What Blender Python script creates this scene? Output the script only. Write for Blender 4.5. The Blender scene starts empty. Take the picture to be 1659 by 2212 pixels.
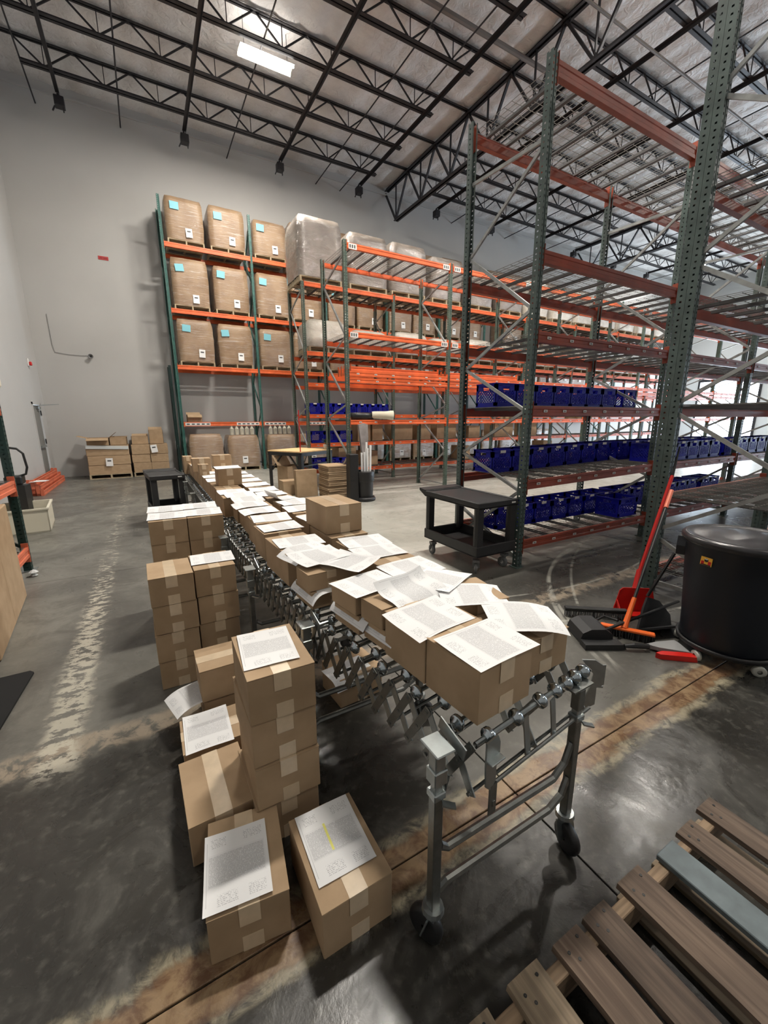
import bpy, math, random
from mathutils import Vector, Matrix, Euler
random.seed(7)
PI = math.pi
SC = bpy.context.scene
COL = SC.collection

# ------------------------------------------------------------------ camera
YAW, PITCH, ROLL, FPX, CH = 0.516811, 0.221933, -0.004318, 882.91, 1.72
fw = Vector((math.sin(YAW)*math.cos(PITCH), math.cos(YAW)*math.cos(PITCH), -math.sin(PITCH)))
rt = Vector((math.cos(YAW), -math.sin(YAW), 0)); up = rt.cross(fw)
r2 = math.cos(ROLL)*rt + math.sin(ROLL)*up; u2 = -math.sin(ROLL)*rt + math.cos(ROLL)*up
cam_d = bpy.data.cameras.new('camera'); cam = bpy.data.objects.new('camera', cam_d); COL.objects.link(cam)
cam_d.sensor_fit = 'HORIZONTAL'; cam_d.sensor_width = 36; cam_d.lens = 36*FPX/1659; cam_d.clip_start = .03; cam_d.clip_end = 200
M = Matrix((r2, u2, -fw)).transposed().to_4x4(); M.translation = Vector((0, 0, CH)); cam.matrix_world = M
SC.camera = cam

# ------------------------------------------------------------------ world and view
W = bpy.data.worlds.new('world'); SC.world = W; W.use_nodes = True
bg = W.node_tree.nodes['Background']; bg.inputs[0].default_value = (.72, .86, 1, 1); bg.inputs[1].default_value = 14.0
SC.view_settings.view_transform = 'Standard'; SC.view_settings.look = 'None'; SC.view_settings.gamma = 1
SC.view_settings.use_curve_mapping = False
SC.view_settings.exposure = 0.9
LIGHTS = [(3.4, 11.45, 380), (3.4, 4.6, 400), (10.5, 5.0, 480), (3.4, -3.6, 70), (10.5, -3.6, 60), (21.5, 7.5, 260), (27, 13, 240), (18, -2, 160)]  # lamps behind the camera and at far right are added fill
LIGHT_COL = (1, .945, .865)

# room dimensions
XL, XR, YB, YF, ZC = -2.6, 34.0, 16.1, -8.0, 10.65

# ------------------------------------------------------------------ materials
MATS = {}
def mat(name, col, rough=.6, metal=0., var=.0, vs=6., bump=0., bs=40., coat=0., emit=None, es=0., rvar=0., col2=None, stretch=(1, 1, 1), alpha=None, spec=.5):
    if name in MATS: return MATS[name]
    m = bpy.data.materials.new(name); m.use_nodes = True; nt = m.node_tree; N = nt.nodes; L = nt.links
    b = N['Principled BSDF']; b.inputs['Base Color'].default_value = (*col, 1); b.inputs['Roughness'].default_value = rough
    b.inputs['Metallic'].default_value = metal; b.inputs['Coat Weight'].default_value = coat; b.inputs['Coat Roughness'].default_value = .15
    b.inputs['Specular IOR Level'].default_value = spec
    if emit: b.inputs['Emission Color'].default_value = (*emit, 1); b.inputs['Emission Strength'].default_value = es
    if var or bump or rvar or col2:
        tc = N.new('ShaderNodeTexCoord'); mp = N.new('ShaderNodeMapping'); mp.inputs['Scale'].default_value = stretch
        L.new(tc.outputs['Object'], mp.inputs[0])
        nz = N.new('ShaderNodeTexNoise'); nz.inputs['Scale'].default_value = vs; nz.inputs['Detail'].default_value = 5; L.new(mp.outputs[0], nz.inputs[0])
        if var or col2:
            cr = N.new('ShaderNodeValToRGB'); c2 = col2 or tuple(max(0, c*(1-var)) for c in col)
            cr.color_ramp.elements[0].position = .3; cr.color_ramp.elements[1].position = .7
            cr.color_ramp.elements[0].color = (*c2, 1); cr.color_ramp.elements[1].color = (*(min(1, c*(1+var*.4)) for c in col), 1)
            L.new(nz.outputs[0], cr.inputs[0]); L.new(cr.outputs[0], b.inputs['Base Color'])
        if rvar:
            mr = N.new('ShaderNodeMapRange'); mr.inputs['To Min'].default_value = max(.03, rough-rvar); mr.inputs['To Max'].default_value = min(1, rough+rvar)
            mr.inputs['From Min'].default_value = .3; mr.inputs['From Max'].default_value = .7
            L.new(nz.outputs[0], mr.inputs[0]); L.new(mr.outputs[0], b.inputs['Roughness'])
        if bump:
            n2 = N.new('ShaderNodeTexNoise'); n2.inputs['Scale'].default_value = bs; n2.inputs['Detail'].default_value = 4; L.new(mp.outputs[0], n2.inputs[0])
            bp = N.new('ShaderNodeBump'); bp.inputs['Strength'].default_value = bump; bp.inputs['Distance'].default_value = .01
            L.new(n2.outputs[0], bp.inputs['Height']); L.new(bp.outputs[0], b.inputs['Normal'])
    MATS[name] = m; return m

def nodes(name):
    m = bpy.data.materials.new(name); m.use_nodes = True; MATS[name] = m
    return m, m.node_tree.nodes, m.node_tree.links, m.node_tree.nodes['Principled BSDF']
def math_n(N, L, op, a, b=None, c=None):
    n = N.new('ShaderNodeMath'); n.operation = op
    for i, v in enumerate((a, b, c)):
        if v is None: continue
        if isinstance(v, (int, float)): n.inputs[i].default_value = v
        else: L.new(v, n.inputs[i])
    return n.outputs[0]
def mixc(N, L, f, a, b):
    n = N.new('ShaderNodeMix'); n.data_type = 'RGBA'
    if isinstance(f, (int, float)): n.inputs[0].default_value = f
    else: L.new(f, n.inputs[0])
    for i, v in ((6, a), (7, b)):
        if isinstance(v, tuple): n.inputs[i].default_value = (*v, 1)
        else: L.new(v, n.inputs[i])
    return n.outputs[2]
def smooth(N, L, v, a, b):
    n = N.new('ShaderNodeMapRange'); n.interpolation_type = 'SMOOTHSTEP'
    n.inputs['From Min'].default_value = a; n.inputs['From Max'].default_value = b
    L.new(v, n.inputs[0]); return n.outputs[0]

def floor_material():
    m, N, L, b = nodes('concrete_floor')
    g = N.new('ShaderNodeNewGeometry'); sx = N.new('ShaderNodeSeparateXYZ'); L.new(g.outputs['Position'], sx.inputs[0])
    X, Y = sx.outputs[0], sx.outputs[1]
    def noise(s, d=5, dist=0., rgh=.55):
        n = N.new('ShaderNodeTexNoise'); n.inputs['Scale'].default_value = s; n.inputs['Detail'].default_value = d
        n.inputs['Distortion'].default_value = dist; n.inputs['Roughness'].default_value = rgh
        L.new(g.outputs['Position'], n.inputs[0]); return n.outputs[0]
    n1, n2, n3, n4 = noise(.7, 6, 1.2), noise(2.6, 9, 1.2, .68), noise(22, 6), noise(9, 6, .5, .7)
    lo = mixc(N, L, smooth(N, L, n1, .35, .65), (.095, .091, .080), (.165, .16, .14))
    lo = mixc(N, L, math_n(N, L, 'MULTIPLY', smooth(N, L, n2, .42, .66), .6), lo, (.085, .080, .070))
    hi = mixc(N, L, smooth(N, L, n1, .35, .65), (.30, .295, .26), (.40, .39, .35))
    hi = mixc(N, L, math_n(N, L, 'MULTIPLY', smooth(N, L, n2, .46, .68), .5), hi, (.20, .195, .17))
    # lamp and daylight on the aisles beyond the conveyor, painted as paler concrete
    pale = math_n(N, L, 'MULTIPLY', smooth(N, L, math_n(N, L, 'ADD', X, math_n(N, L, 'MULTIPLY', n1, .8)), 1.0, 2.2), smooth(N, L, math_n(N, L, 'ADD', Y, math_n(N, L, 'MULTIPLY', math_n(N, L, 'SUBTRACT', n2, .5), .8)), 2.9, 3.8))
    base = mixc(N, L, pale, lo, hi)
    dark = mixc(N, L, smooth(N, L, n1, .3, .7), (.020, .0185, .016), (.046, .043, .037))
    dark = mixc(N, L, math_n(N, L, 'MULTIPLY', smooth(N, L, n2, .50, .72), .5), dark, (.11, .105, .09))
    # darker concrete tone south of the worn band and left of the joint
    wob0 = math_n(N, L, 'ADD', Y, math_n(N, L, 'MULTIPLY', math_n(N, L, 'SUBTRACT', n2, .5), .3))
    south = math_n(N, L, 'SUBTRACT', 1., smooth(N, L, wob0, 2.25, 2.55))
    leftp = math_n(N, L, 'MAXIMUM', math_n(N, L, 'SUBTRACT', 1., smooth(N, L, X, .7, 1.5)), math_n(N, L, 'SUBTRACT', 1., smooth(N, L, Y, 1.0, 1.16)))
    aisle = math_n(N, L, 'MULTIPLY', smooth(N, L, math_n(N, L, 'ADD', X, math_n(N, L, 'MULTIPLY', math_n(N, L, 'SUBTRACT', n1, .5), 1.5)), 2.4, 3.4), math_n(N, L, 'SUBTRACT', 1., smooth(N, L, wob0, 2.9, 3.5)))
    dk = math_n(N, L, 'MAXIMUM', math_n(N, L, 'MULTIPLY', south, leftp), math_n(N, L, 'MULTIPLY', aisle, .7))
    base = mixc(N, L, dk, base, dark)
    base = mixc(N, L, math_n(N, L, 'MULTIPLY', smooth(N, L, n3, .5, .75), .16), base, (.28, .27, .23))
    # rust-stained joint band running along X at Y about 1.05
    wob = math_n(N, L, 'ADD', Y, math_n(N, L, 'MULTIPLY', math_n(N, L, 'SUBTRACT', n2, .5), .16))
    d = math_n(N, L, 'ABSOLUTE', math_n(N, L, 'SUBTRACT', wob, 1.08))
    band = math_n(N, L, 'SUBTRACT', 1., smooth(N, L, d, .065, .11))
    stain = mixc(N, L, smooth(N, L, n4, .38, .62), (.13, .065, .032), (.30, .20, .11))
    edge = math_n(N, L, 'MULTIPLY', smooth(N, L, d, .075, .10), math_n(N, L, 'SUBTRACT', 1., smooth(N, L, d, .11, .15)))
    base = mixc(N, L, math_n(N, L, 'MULTIPLY', band, .8), base, stain)
    base = mixc(N, L, math_n(N, L, 'MULTIPLY', edge, math_n(N, L, 'MULTIPLY', smooth(N, L, n4, .35, .6), .75)), base, (.34, .30, .21))
    # second worn band at Y about 2.45 on the left
    d2 = math_n(N, L, 'ABSOLUTE', math_n(N, L, 'SUBTRACT', wob, 2.45))
    b2 = math_n(N, L, 'MULTIPLY', math_n(N, L, 'SUBTRACT', 1., smooth(N, L, d2, .05, .12)), smooth(N, L, n4, .40, .56))
    base = mixc(N, L, math_n(N, L, 'MULTIPLY', b2, .7), base, (.33, .27, .20))
    # flaking painted aisle line along Y at X about -0.6
    wx = math_n(N, L, 'ADD', X, math_n(N, L, 'MULTIPLY', math_n(N, L, 'SUBTRACT', n4, .5), .16))
    d3 = math_n(N, L, 'ABSOLUTE', math_n(N, L, 'SUBTRACT', wx, -.60))
    yl = math_n(N, L, 'MULTIPLY', smooth(N, L, Y, 2.2, 2.4), math_n(N, L, 'SUBTRACT', 1., smooth(N, L, Y, 13, 15)))
    fl = N.new('ShaderNodeTexNoise'); fl.inputs['Scale'].default_value = 1.; fl.inputs['Detail'].default_value = 6; fl.inputs['Roughness'].default_value = .7
    mp = N.new('ShaderNodeMapping'); mp.inputs['Scale'].default_value = (9, 17, 1); L.new(g.outputs['Position'], mp.inputs[0]); L.new(mp.outputs[0], fl.inputs[0])
    patch = smooth(N, L, math_n(N, L, 'ADD', fl.outputs[0], math_n(N, L, 'MULTIPLY', math_n(N, L, 'SUBTRACT', 1., smooth(N, L, Y, 2.3, 7.5)), .10)), .55, .60)
    line = math_n(N, L, 'MULTIPLY', math_n(N, L, 'MULTIPLY', math_n(N, L, 'SUBTRACT', 1., smooth(N, L, d3, .05, .13)), patch), yl)
    base = mixc(N, L, math_n(N, L, 'MULTIPLY', line, .8), base, (.46, .43, .35))
    # scuffed arcs left by cart wheels beside the rack
    for (cx_, cy_, rr, w_) in ((5.55, .30, 3.12, .018), (5.62, .42, 3.06, .014), (4.2, 7.1, 4.6, .012), (5.1, 6.6, 5.0, .014), (7.5, -2.0, 5.9, .012)):
        dx = math_n(N, L, 'SUBTRACT', X, cx_); dy = math_n(N, L, 'SUBTRACT', Y, cy_)
        rad = math_n(N, L, 'SQRT', math_n(N, L, 'ADD', math_n(N, L, 'MULTIPLY', dx, dx), math_n(N, L, 'MULTIPLY', dy, dy)))
        da = math_n(N, L, 'ABSOLUTE', math_n(N, L, 'SUBTRACT', rad, rr))
        arc = math_n(N, L, 'MULTIPLY', math_n(N, L, 'SUBTRACT', 1., smooth(N, L, da, w_*.5, w_*1.6)), math_n(N, L, 'MULTIPLY', smooth(N, L, n2, .35, .55), math_n(N, L, 'MULTIPLY', smooth(N, L, X, 1.8, 2.2), smooth(N, L, Y, 1.3, 1.7))))
        base = mixc(N, L, math_n(N, L, 'MULTIPLY', arc, .55), base, (.42, .41, .36))
    L.new(base, b.inputs['Base Color'])
    rg = N.new('ShaderNodeMapRange'); rg.inputs['From Min'].default_value = .3; rg.inputs['From Max'].default_value = .7
    rg.inputs['To Min'].default_value = .24; rg.inputs['To Max'].default_value = .48
    L.new(n2, rg.inputs[0]); L.new(math_n(N, L, 'SUBTRACT', rg.outputs[0], math_n(N, L, 'MULTIPLY', dk, .07)), b.inputs['Roughness']); b.inputs['Specular IOR Level'].default_value = .45
    bp = N.new('ShaderNodeBump'); bp.inputs['Strength'].default_value = .22; bp.inputs['Distance'].default_value = .006
    L.new(math_n(N, L, 'ADD', n4, math_n(N, L, 'MULTIPLY', n3, .5)), bp.inputs['Height']); L.new(bp.outputs[0], b.inputs['Normal'])
    return m

def cardboard_material(name, c1, c2):
    m, N, L, b = nodes(name)
    tc = N.new('ShaderNodeTexCoord'); oi = N.new('ShaderNodeObjectInfo')
    ad = N.new('ShaderNodeVectorMath'); ad.operation = 'ADD'; L.new(tc.outputs['Object'], ad.inputs[0]); L.new(oi.outputs['Random'], ad.inputs[1])
    n = N.new('ShaderNodeTexNoise'); n.inputs['Scale'].default_value = 7; n.inputs['Detail'].default_value = 5; L.new(ad.outputs[0], n.inputs[0])
    w = N.new('ShaderNodeTexNoise'); w.inputs['Scale'].default_value = 420; w.inputs['Detail'].default_value = 2; L.new(ad.outputs[0], w.inputs[0])
    c = mixc(N, L, smooth(N, L, n.outputs[0], .3, .7), c1, c2)
    k = math_n(N, L, 'ADD', .9, math_n(N, L, 'MULTIPLY', oi.outputs['Random'], .16))
    c = mixc(N, L, math_n(N, L, 'MULTIPLY', w.outputs[0], .22), c, tuple(x*.62 for x in c1))
    hs = N.new('ShaderNodeHueSaturation'); L.new(c, hs.inputs['Color']); L.new(k, hs.inputs['Value']); L.new(hs.outputs[0], b.inputs['Base Color'])
    b.inputs['Roughness'].default_value = .82; b.inputs['Specular IOR Level'].default_value = .25
    bp = N.new('ShaderNodeBump'); bp.inputs['Strength'].default_value = .12; bp.inputs['Distance'].default_value = .004
    L.new(n.outputs[0], bp.inputs['Height']); L.new(bp.outputs[0], b.inputs['Normal'])
    return m

def paper_material(name, kind):
    # printed order sheets: small grey lines of text and a grey table; all through UV, u along the long side
    m, N, L, b = nodes(name)
    uv = N.new('ShaderNodeTexCoord'); s = N.new('ShaderNodeSeparateXYZ'); L.new(uv.outputs['UV'], s.inputs[0]); U, V = s.outputs[0], s.outputs[1]
    def box(v, a, c):
        return math_n(N, L, 'MULTIPLY', math_n(N, L, 'GREATER_THAN', v, a), math_n(N, L, 'LESS_THAN', v, c))
    def lines(coord, across, freq, sc, th):
        fr = math_n(N, L, 'FRACT', math_n(N, L, 'MULTIPLY', coord, freq))
        row = math_n(N, L, 'LESS_THAN', fr, .5)
        cb = N.new('ShaderNodeCombineXYZ'); L.new(math_n(N, L, 'MULTIPLY', math_n(N, L, 'FLOOR', math_n(N, L, 'MULTIPLY', coord, freq)), 3.7), cb.inputs[0])
        L.new(math_n(N, L, 'MULTIPLY', across, sc), cb.inputs[1])
        nz = N.new('ShaderNodeTexNoise'); nz.inputs['Scale'].default_value = 1; nz.inputs['Detail'].default_value = 1; L.new(cb.outputs[0], nz.inputs[0])
        return math_n(N, L, 'MULTIPLY', row, math_n(N, L, 'GREATER_THAN', nz.outputs[0], th))
    # the page reads with its lines across V; header at high U
    txt = lines(U, V, 46., 60., .50)
    head = math_n(N, L, 'MULTIPLY', txt, math_n(N, L, 'MULTIPLY', box(U, .80, .93), math_n(N, L, 'MAXIMUM', box(V, .08, .38), box(V, .66, .90))))
    addr = math_n(N, L, 'MULTIPLY', txt, math_n(N, L, 'MULTIPLY', box(U, .06, .20), math_n(N, L, 'MAXIMUM', box(V, .08, .34), box(V, .5, .8))))
    tab = math_n(N, L, 'MULTIPLY', lines(U, V, 60., 95., .42), math_n(N, L, 'MULTIPLY', box(U, .32, .70), box(V, .07, .93)))
    foot = math_n(N, L, 'MULTIPLY', box(V, .955, .962), box(U, .1, .9))
    ink = math_n(N, L, 'MAXIMUM', math_n(N, L, 'MAXIMUM', head, addr), math_n(N, L, 'MAXIMUM', tab, foot))
    shade = math_n(N, L, 'MULTIPLY', box(U, .30, .72), math_n(N, L, 'MULTIPLY', box(V, .05, .95), .07))
    amt = math_n(N, L, 'ADD', math_n(N, L, 'MULTIPLY', ink, .44), shade)
    c = mixc(N, L, amt, (.74, .74, .74), (.12, .12, .14))
    if kind == 'yellow':
        c = mixc(N, L, math_n(N, L, 'MULTIPLY', math_n(N, L, 'MULTIPLY', box(V, .56, .60), box(U, .34, .74)), .85), c, (.75, .72, .12))
    L.new(c, b.inputs['Base Color']); b.inputs['Roughness'].default_value = .7; b.inputs['Specular IOR Level'].default_value = .25
    return m

def wrap_material(name, c1, c2, white, fs=(2.2, 2.2, 34)):
    m, N, L, b = nodes(name)
    tc = N.new('ShaderNodeTexCoord'); oi = N.new('ShaderNodeObjectInfo')
    ad = N.new('ShaderNodeVectorMath'); ad.operation = 'ADD'; L.new(tc.outputs['Object'], ad.inputs[0])
    k = N.new('ShaderNodeVectorMath'); k.operation = 'SCALE'; k.inputs['Scale'].default_value = 9.
    cb = N.new('ShaderNodeCombineXYZ'); L.new(oi.outputs['Random'], cb.inputs[0]); L.new(oi.outputs['Random'], cb.inputs[1]); L.new(cb.outputs[0], k.inputs[0]); L.new(k.outputs[0], ad.inputs[1])
    mp = N.new('ShaderNodeMapping'); mp.inputs['Scale'].default_value = fs; L.new(ad.outputs[0], mp.inputs[0])
    n = N.new('ShaderNodeTexNoise'); n.inputs['Scale'].default_value = 1; n.inputs['Detail'].default_value = 6; n.inputs['Distortion'].default_value = .7; n.inputs['Roughness'].default_value = .65; L.new(mp.outputs[0], n.inputs[0])
    n2 = N.new('ShaderNodeTexNoise'); n2.inputs['Scale'].default_value = 2.5; L.new(ad.outputs[0], n2.inputs[0])
    c = mixc(N, L, smooth(N, L, n2.outputs[0], .35, .65), c1, c2)
    c = mixc(N, L, math_n(N, L, 'MULTIPLY', smooth(N, L, n.outputs[0], .52, .72), white), c, (.75, .75, .72))
    L.new(c, b.inputs['Base Color']); b.inputs['Roughness'].default_value = .45
    b.inputs['Coat Weight'].default_value = 1; b.inputs['Coat Roughness'].default_value = .11; b.inputs['Coat IOR'].default_value = 1.8
    bp = N.new('ShaderNodeBump'); bp.inputs['Strength'].default_value = 1.; bp.inputs['Distance'].default_value = .09
    L.new(n.outputs[0], bp.inputs['Height']); L.new(bp.outputs[0], b.inputs['Coat Normal']); 
    bp2 = N.new('ShaderNodeBump'); bp2.inputs['Strength'].default_value = .4; bp2.inputs['Distance'].default_value = .02
    L.new(n.outputs[0], bp2.inputs['Height']); L.new(bp2.outputs[0], b.inputs['Normal'])
    return m

def ceiling_material():
    m, N, L, b = nodes('roof_insulation')
    tc = N.new('ShaderNodeTexCoord')
    n = N.new('ShaderNodeTexNoise'); n.inputs['Scale'].default_value = 1.3; n.inputs['Detail'].default_value = 6; L.new(tc.outputs['Object'], n.inputs[0])
    n2 = N.new('ShaderNodeTexNoise'); n2.inputs['Scale'].default_value = 5; n2.inputs['Detail'].default_value = 6; n2.inputs['Distortion'].default_value = 1.5; L.new(tc.outputs['Object'], n2.inputs[0])
    c = mixc(N, L, smooth(N, L, n.outputs[0], .3, .7), (.60, .575, .56), (.76, .74, .725))
    L.new(c, b.inputs['Base Color']); b.inputs['Roughness'].default_value = .5; b.inputs['Specular IOR Level'].default_value = .5
    bp = N.new('ShaderNodeBump'); bp.inputs['Strength'].default_value = .7; bp.inputs['Distance'].default_value = .06
    L.new(n2.outputs[0], bp.inputs['Height']); L.new(bp.outputs[0], b.inputs['Normal'])
    return m

def wood_material(name, c1, c2, axis='X'):
    m, N, L, b = nodes(name)
    tc = N.new('ShaderNodeTexCoord'); oi = N.new('ShaderNodeObjectInfo')
    ad = N.new('ShaderNodeVectorMath'); ad.operation = 'ADD'; L.new(tc.outputs['Object'], ad.inputs[0])
    k = N.new('ShaderNodeMath'); k.operation = 'MULTIPLY'; k.inputs[1].default_value = 40; L.new(oi.outputs['Random'], k.inputs[0])
    cb = N.new('ShaderNodeCombineXYZ'); L.new(k.outputs[0], cb.inputs[0]); L.new(k.outputs[0], cb.inputs[1]); L.new(cb.outputs[0], ad.inputs[1])
    mp = N.new('ShaderNodeMapping'); mp.inputs['Scale'].default_value = {'X': (2.5, 60, 60), 'Y': (60, 2.5, 60)}[axis]; L.new(ad.outputs[0], mp.inputs[0])
    n = N.new('ShaderNodeTexNoise'); n.inputs['Scale'].default_value = 1; n.inputs['Detail'].default_value = 5; n.inputs['Distortion'].default_value = .4; L.new(mp.outputs[0], n.inputs[0])
    n2 = N.new('ShaderNodeTexNoise'); n2.inputs['Scale'].default_value = 5; L.new(ad.outputs[0], n2.inputs[0])
    c = mixc(N, L, smooth(N, L, n.outputs[0], .32, .66), c1, c2)
    c = mixc(N, L, math_n(N, L, 'MULTIPLY', smooth(N, L, n2.outputs[0], .45, .7), .4), c, tuple(x*.6 for x in c1))
    hs = N.new('ShaderNodeHueSaturation'); L.new(c, hs.inputs['Color']); L.new(math_n(N, L, 'ADD', .78, math_n(N, L, 'MULTIPLY', oi.outputs['Random'], .5)), hs.inputs['Value'])
    L.new(hs.outputs[0], b.inputs['Base Color']); b.inputs['Roughness'].default_value = .8
    bp = N.new('ShaderNodeBump'); bp.inputs['Strength'].default_value = .35; bp.inputs['Distance'].default_value = .004
    L.new(n.outputs[0], bp.inputs['Height']); L.new(bp.outputs[0], b.inputs['Normal'])
    return m

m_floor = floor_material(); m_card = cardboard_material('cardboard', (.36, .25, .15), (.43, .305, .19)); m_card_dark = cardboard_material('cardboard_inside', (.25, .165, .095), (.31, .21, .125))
m_paper = paper_material('printed_paper', ''); m_paper_y = paper_material('printed_paper_highlighted', 'yellow')
m_plain = mat('plain_white_paper', (.78, .78, .77), .6); m_blue_sheet = mat('pale_blue_sheet', (.20, .50, .58), .6)
m_tape = mat('packing_tape', (.60, .47, .32), .30, var=.10, vs=25, coat=.5)
m_wrap = wrap_material('wrapped_cartons', (.25, .155, .085), (.32, .21, .12), .35)
m_wrap_g = wrap_material('clear_film_over_cartons', (.165, .135, .11), (.225, .19, .16), .22, (1.6, 1.6, 5))
m_wrap_w = wrap_material('white_wrapped_goods', (.48, .44, .37), (.62, .58, .50), .6, (6, 6, 12))
m_ceil = ceiling_material(); m_wall = mat('painted_wall', (.44, .432, .42), .7, var=.05, vs=.6, bump=.05, bs=12)
m_wall_r = mat('painted_wall_far', (.60, .62, .64), .7)
m_steel_dark = mat('dark_primed_steel', (.030, .028, .032), .5, metal=.3, var=.3)
m_green = mat('green_rack_paint', (.035, .125, .105), .42, var=.3, vs=9)
m_greygreen = mat('grey_green_rack_paint', (.075, .108, .098), .40, var=.35, vs=9)
m_darkgreen = mat('dark_green_rack_paint', (.008, .035, .030), .42, var=.3, vs=9)
m_olive = mat('olive_rack_paint', (.085, .12, .095), .42, var=.35, vs=9)
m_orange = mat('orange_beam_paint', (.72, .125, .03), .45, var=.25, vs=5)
m_orange_shade = mat('shaded_red_orange_paint', (.27, .048, .022), .40, var=.3, vs=5)  # redder orange, with the shade on unlit beam faces put into the colour
m_brace = mat('galvanised_brace', (.36, .37, .36), .38, metal=.55, var=.25, vs=12)
m_wire = mat('deck_wire', (.26, .25, .23), .4, metal=.6)
m_chan = mat('deck_channel_steel', (.085, .08, .08), .5, metal=.4)
m_zinc = mat('zinc_plated_steel', (.36, .39, .39), .30, metal=.85, var=.12, vs=30)
m_zinc_d = mat('worn_zinc_steel', (.20, .205, .195), .36, metal=.8, var=.2, vs=30)
m_wheel = mat('skate_wheel_steel', (.42, .47, .50), .18, metal=1.)
m_blue = mat('blue_crate_plastic', (.004, .007, .30), .42, var=.15, vs=5, spec=.3)
m_blackpl = mat('black_plastic', (.012, .012, .013), .48, bump=.08, bs=90)
m_cart = mat('black_cart_plastic', (.020, .020, .021), .5, bump=.15, bs=160)
m_can = mat('navy_black_plastic', (.006, .008, .013), .42, bump=.05, bs=60)
m_lid = mat('scuffed_black_lid', (.035, .033, .036), .27, var=.5, vs=7)
m_rubber = mat('grey_rubber', (.16, .16, .16), .6)
m_red = mat('red_plastic', (.50, .012, .008), .32); m_oplast = mat('orange_plastic', (.75, .13, .02), .35); m_coral = mat('coral_grip', (.80, .20, .11), .5)
m_grey_s = mat('grey_bristle', (.22, .22, .22), .9); m_black = mat('black_paint', (.010, .010, .010), .45)
m_pal = wood_material('weathered_pallet_wood', (.080, .054, .038), (.145, .102, .072), 'Y'); m_pal_l = wood_material('pale_pallet_wood', (.16, .12, .08), (.26, .20, .135), 'Y'); m_pal_x = wood_material('stringer_wood', (.17, .115, .07), (.27, .19, .12), 'X')
m_bench = wood_material('bench_top_wood', (.55, .35, .16), (.72, .49, .25), 'X')
m_pwood = mat('pallet_board', (.42, .34, .22), .8, var=.3, vs=8)
m_bluegrey = mat('blue_grey_painted_board', (.12, .15, .16), .6, var=.35, vs=10)
m_door = mat('grey_door_paint', (.17, .165, .15), .45); m_hinge = mat('dark_hinge', (.02, .02, .02), .5)
m_tag = mat('label_white', (.68, .67, .64), .5); m_ink = mat('label_ink', (.06, .06, .06), .6)
m_signred = mat('sign_red', (.42, .04, .04), .5); m_tub = mat('cream_tub_plastic', (.62, .58, .47), .45)
m_clear = mat('crumpled_clear_film', (.55, .57, .56), .15, coat=.8); m_cream = mat('cream_roll', (.66, .60, .47), .7)
m_leaf = mat('leaf_green', (.10, .18, .06), .6, var=.4, vs=30); m_pot = mat('pale_plant_pot', (.55, .50, .45), .6); m_cloth = mat('grey_cloth', (.30, .27, .26), .9, var=.3)
m_yellow = mat('yellow_sticker', (.80, .42, .04), .5); m_emit = mat('lit_tube', (1, 1, 1), .5, emit=(1, .90, .70), es=30); m_fix = mat('fixture_white', (.7, .7, .66), .4)
m_jug = mat('white_jug', (.72, .70, .58), .5, var=.15)

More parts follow.
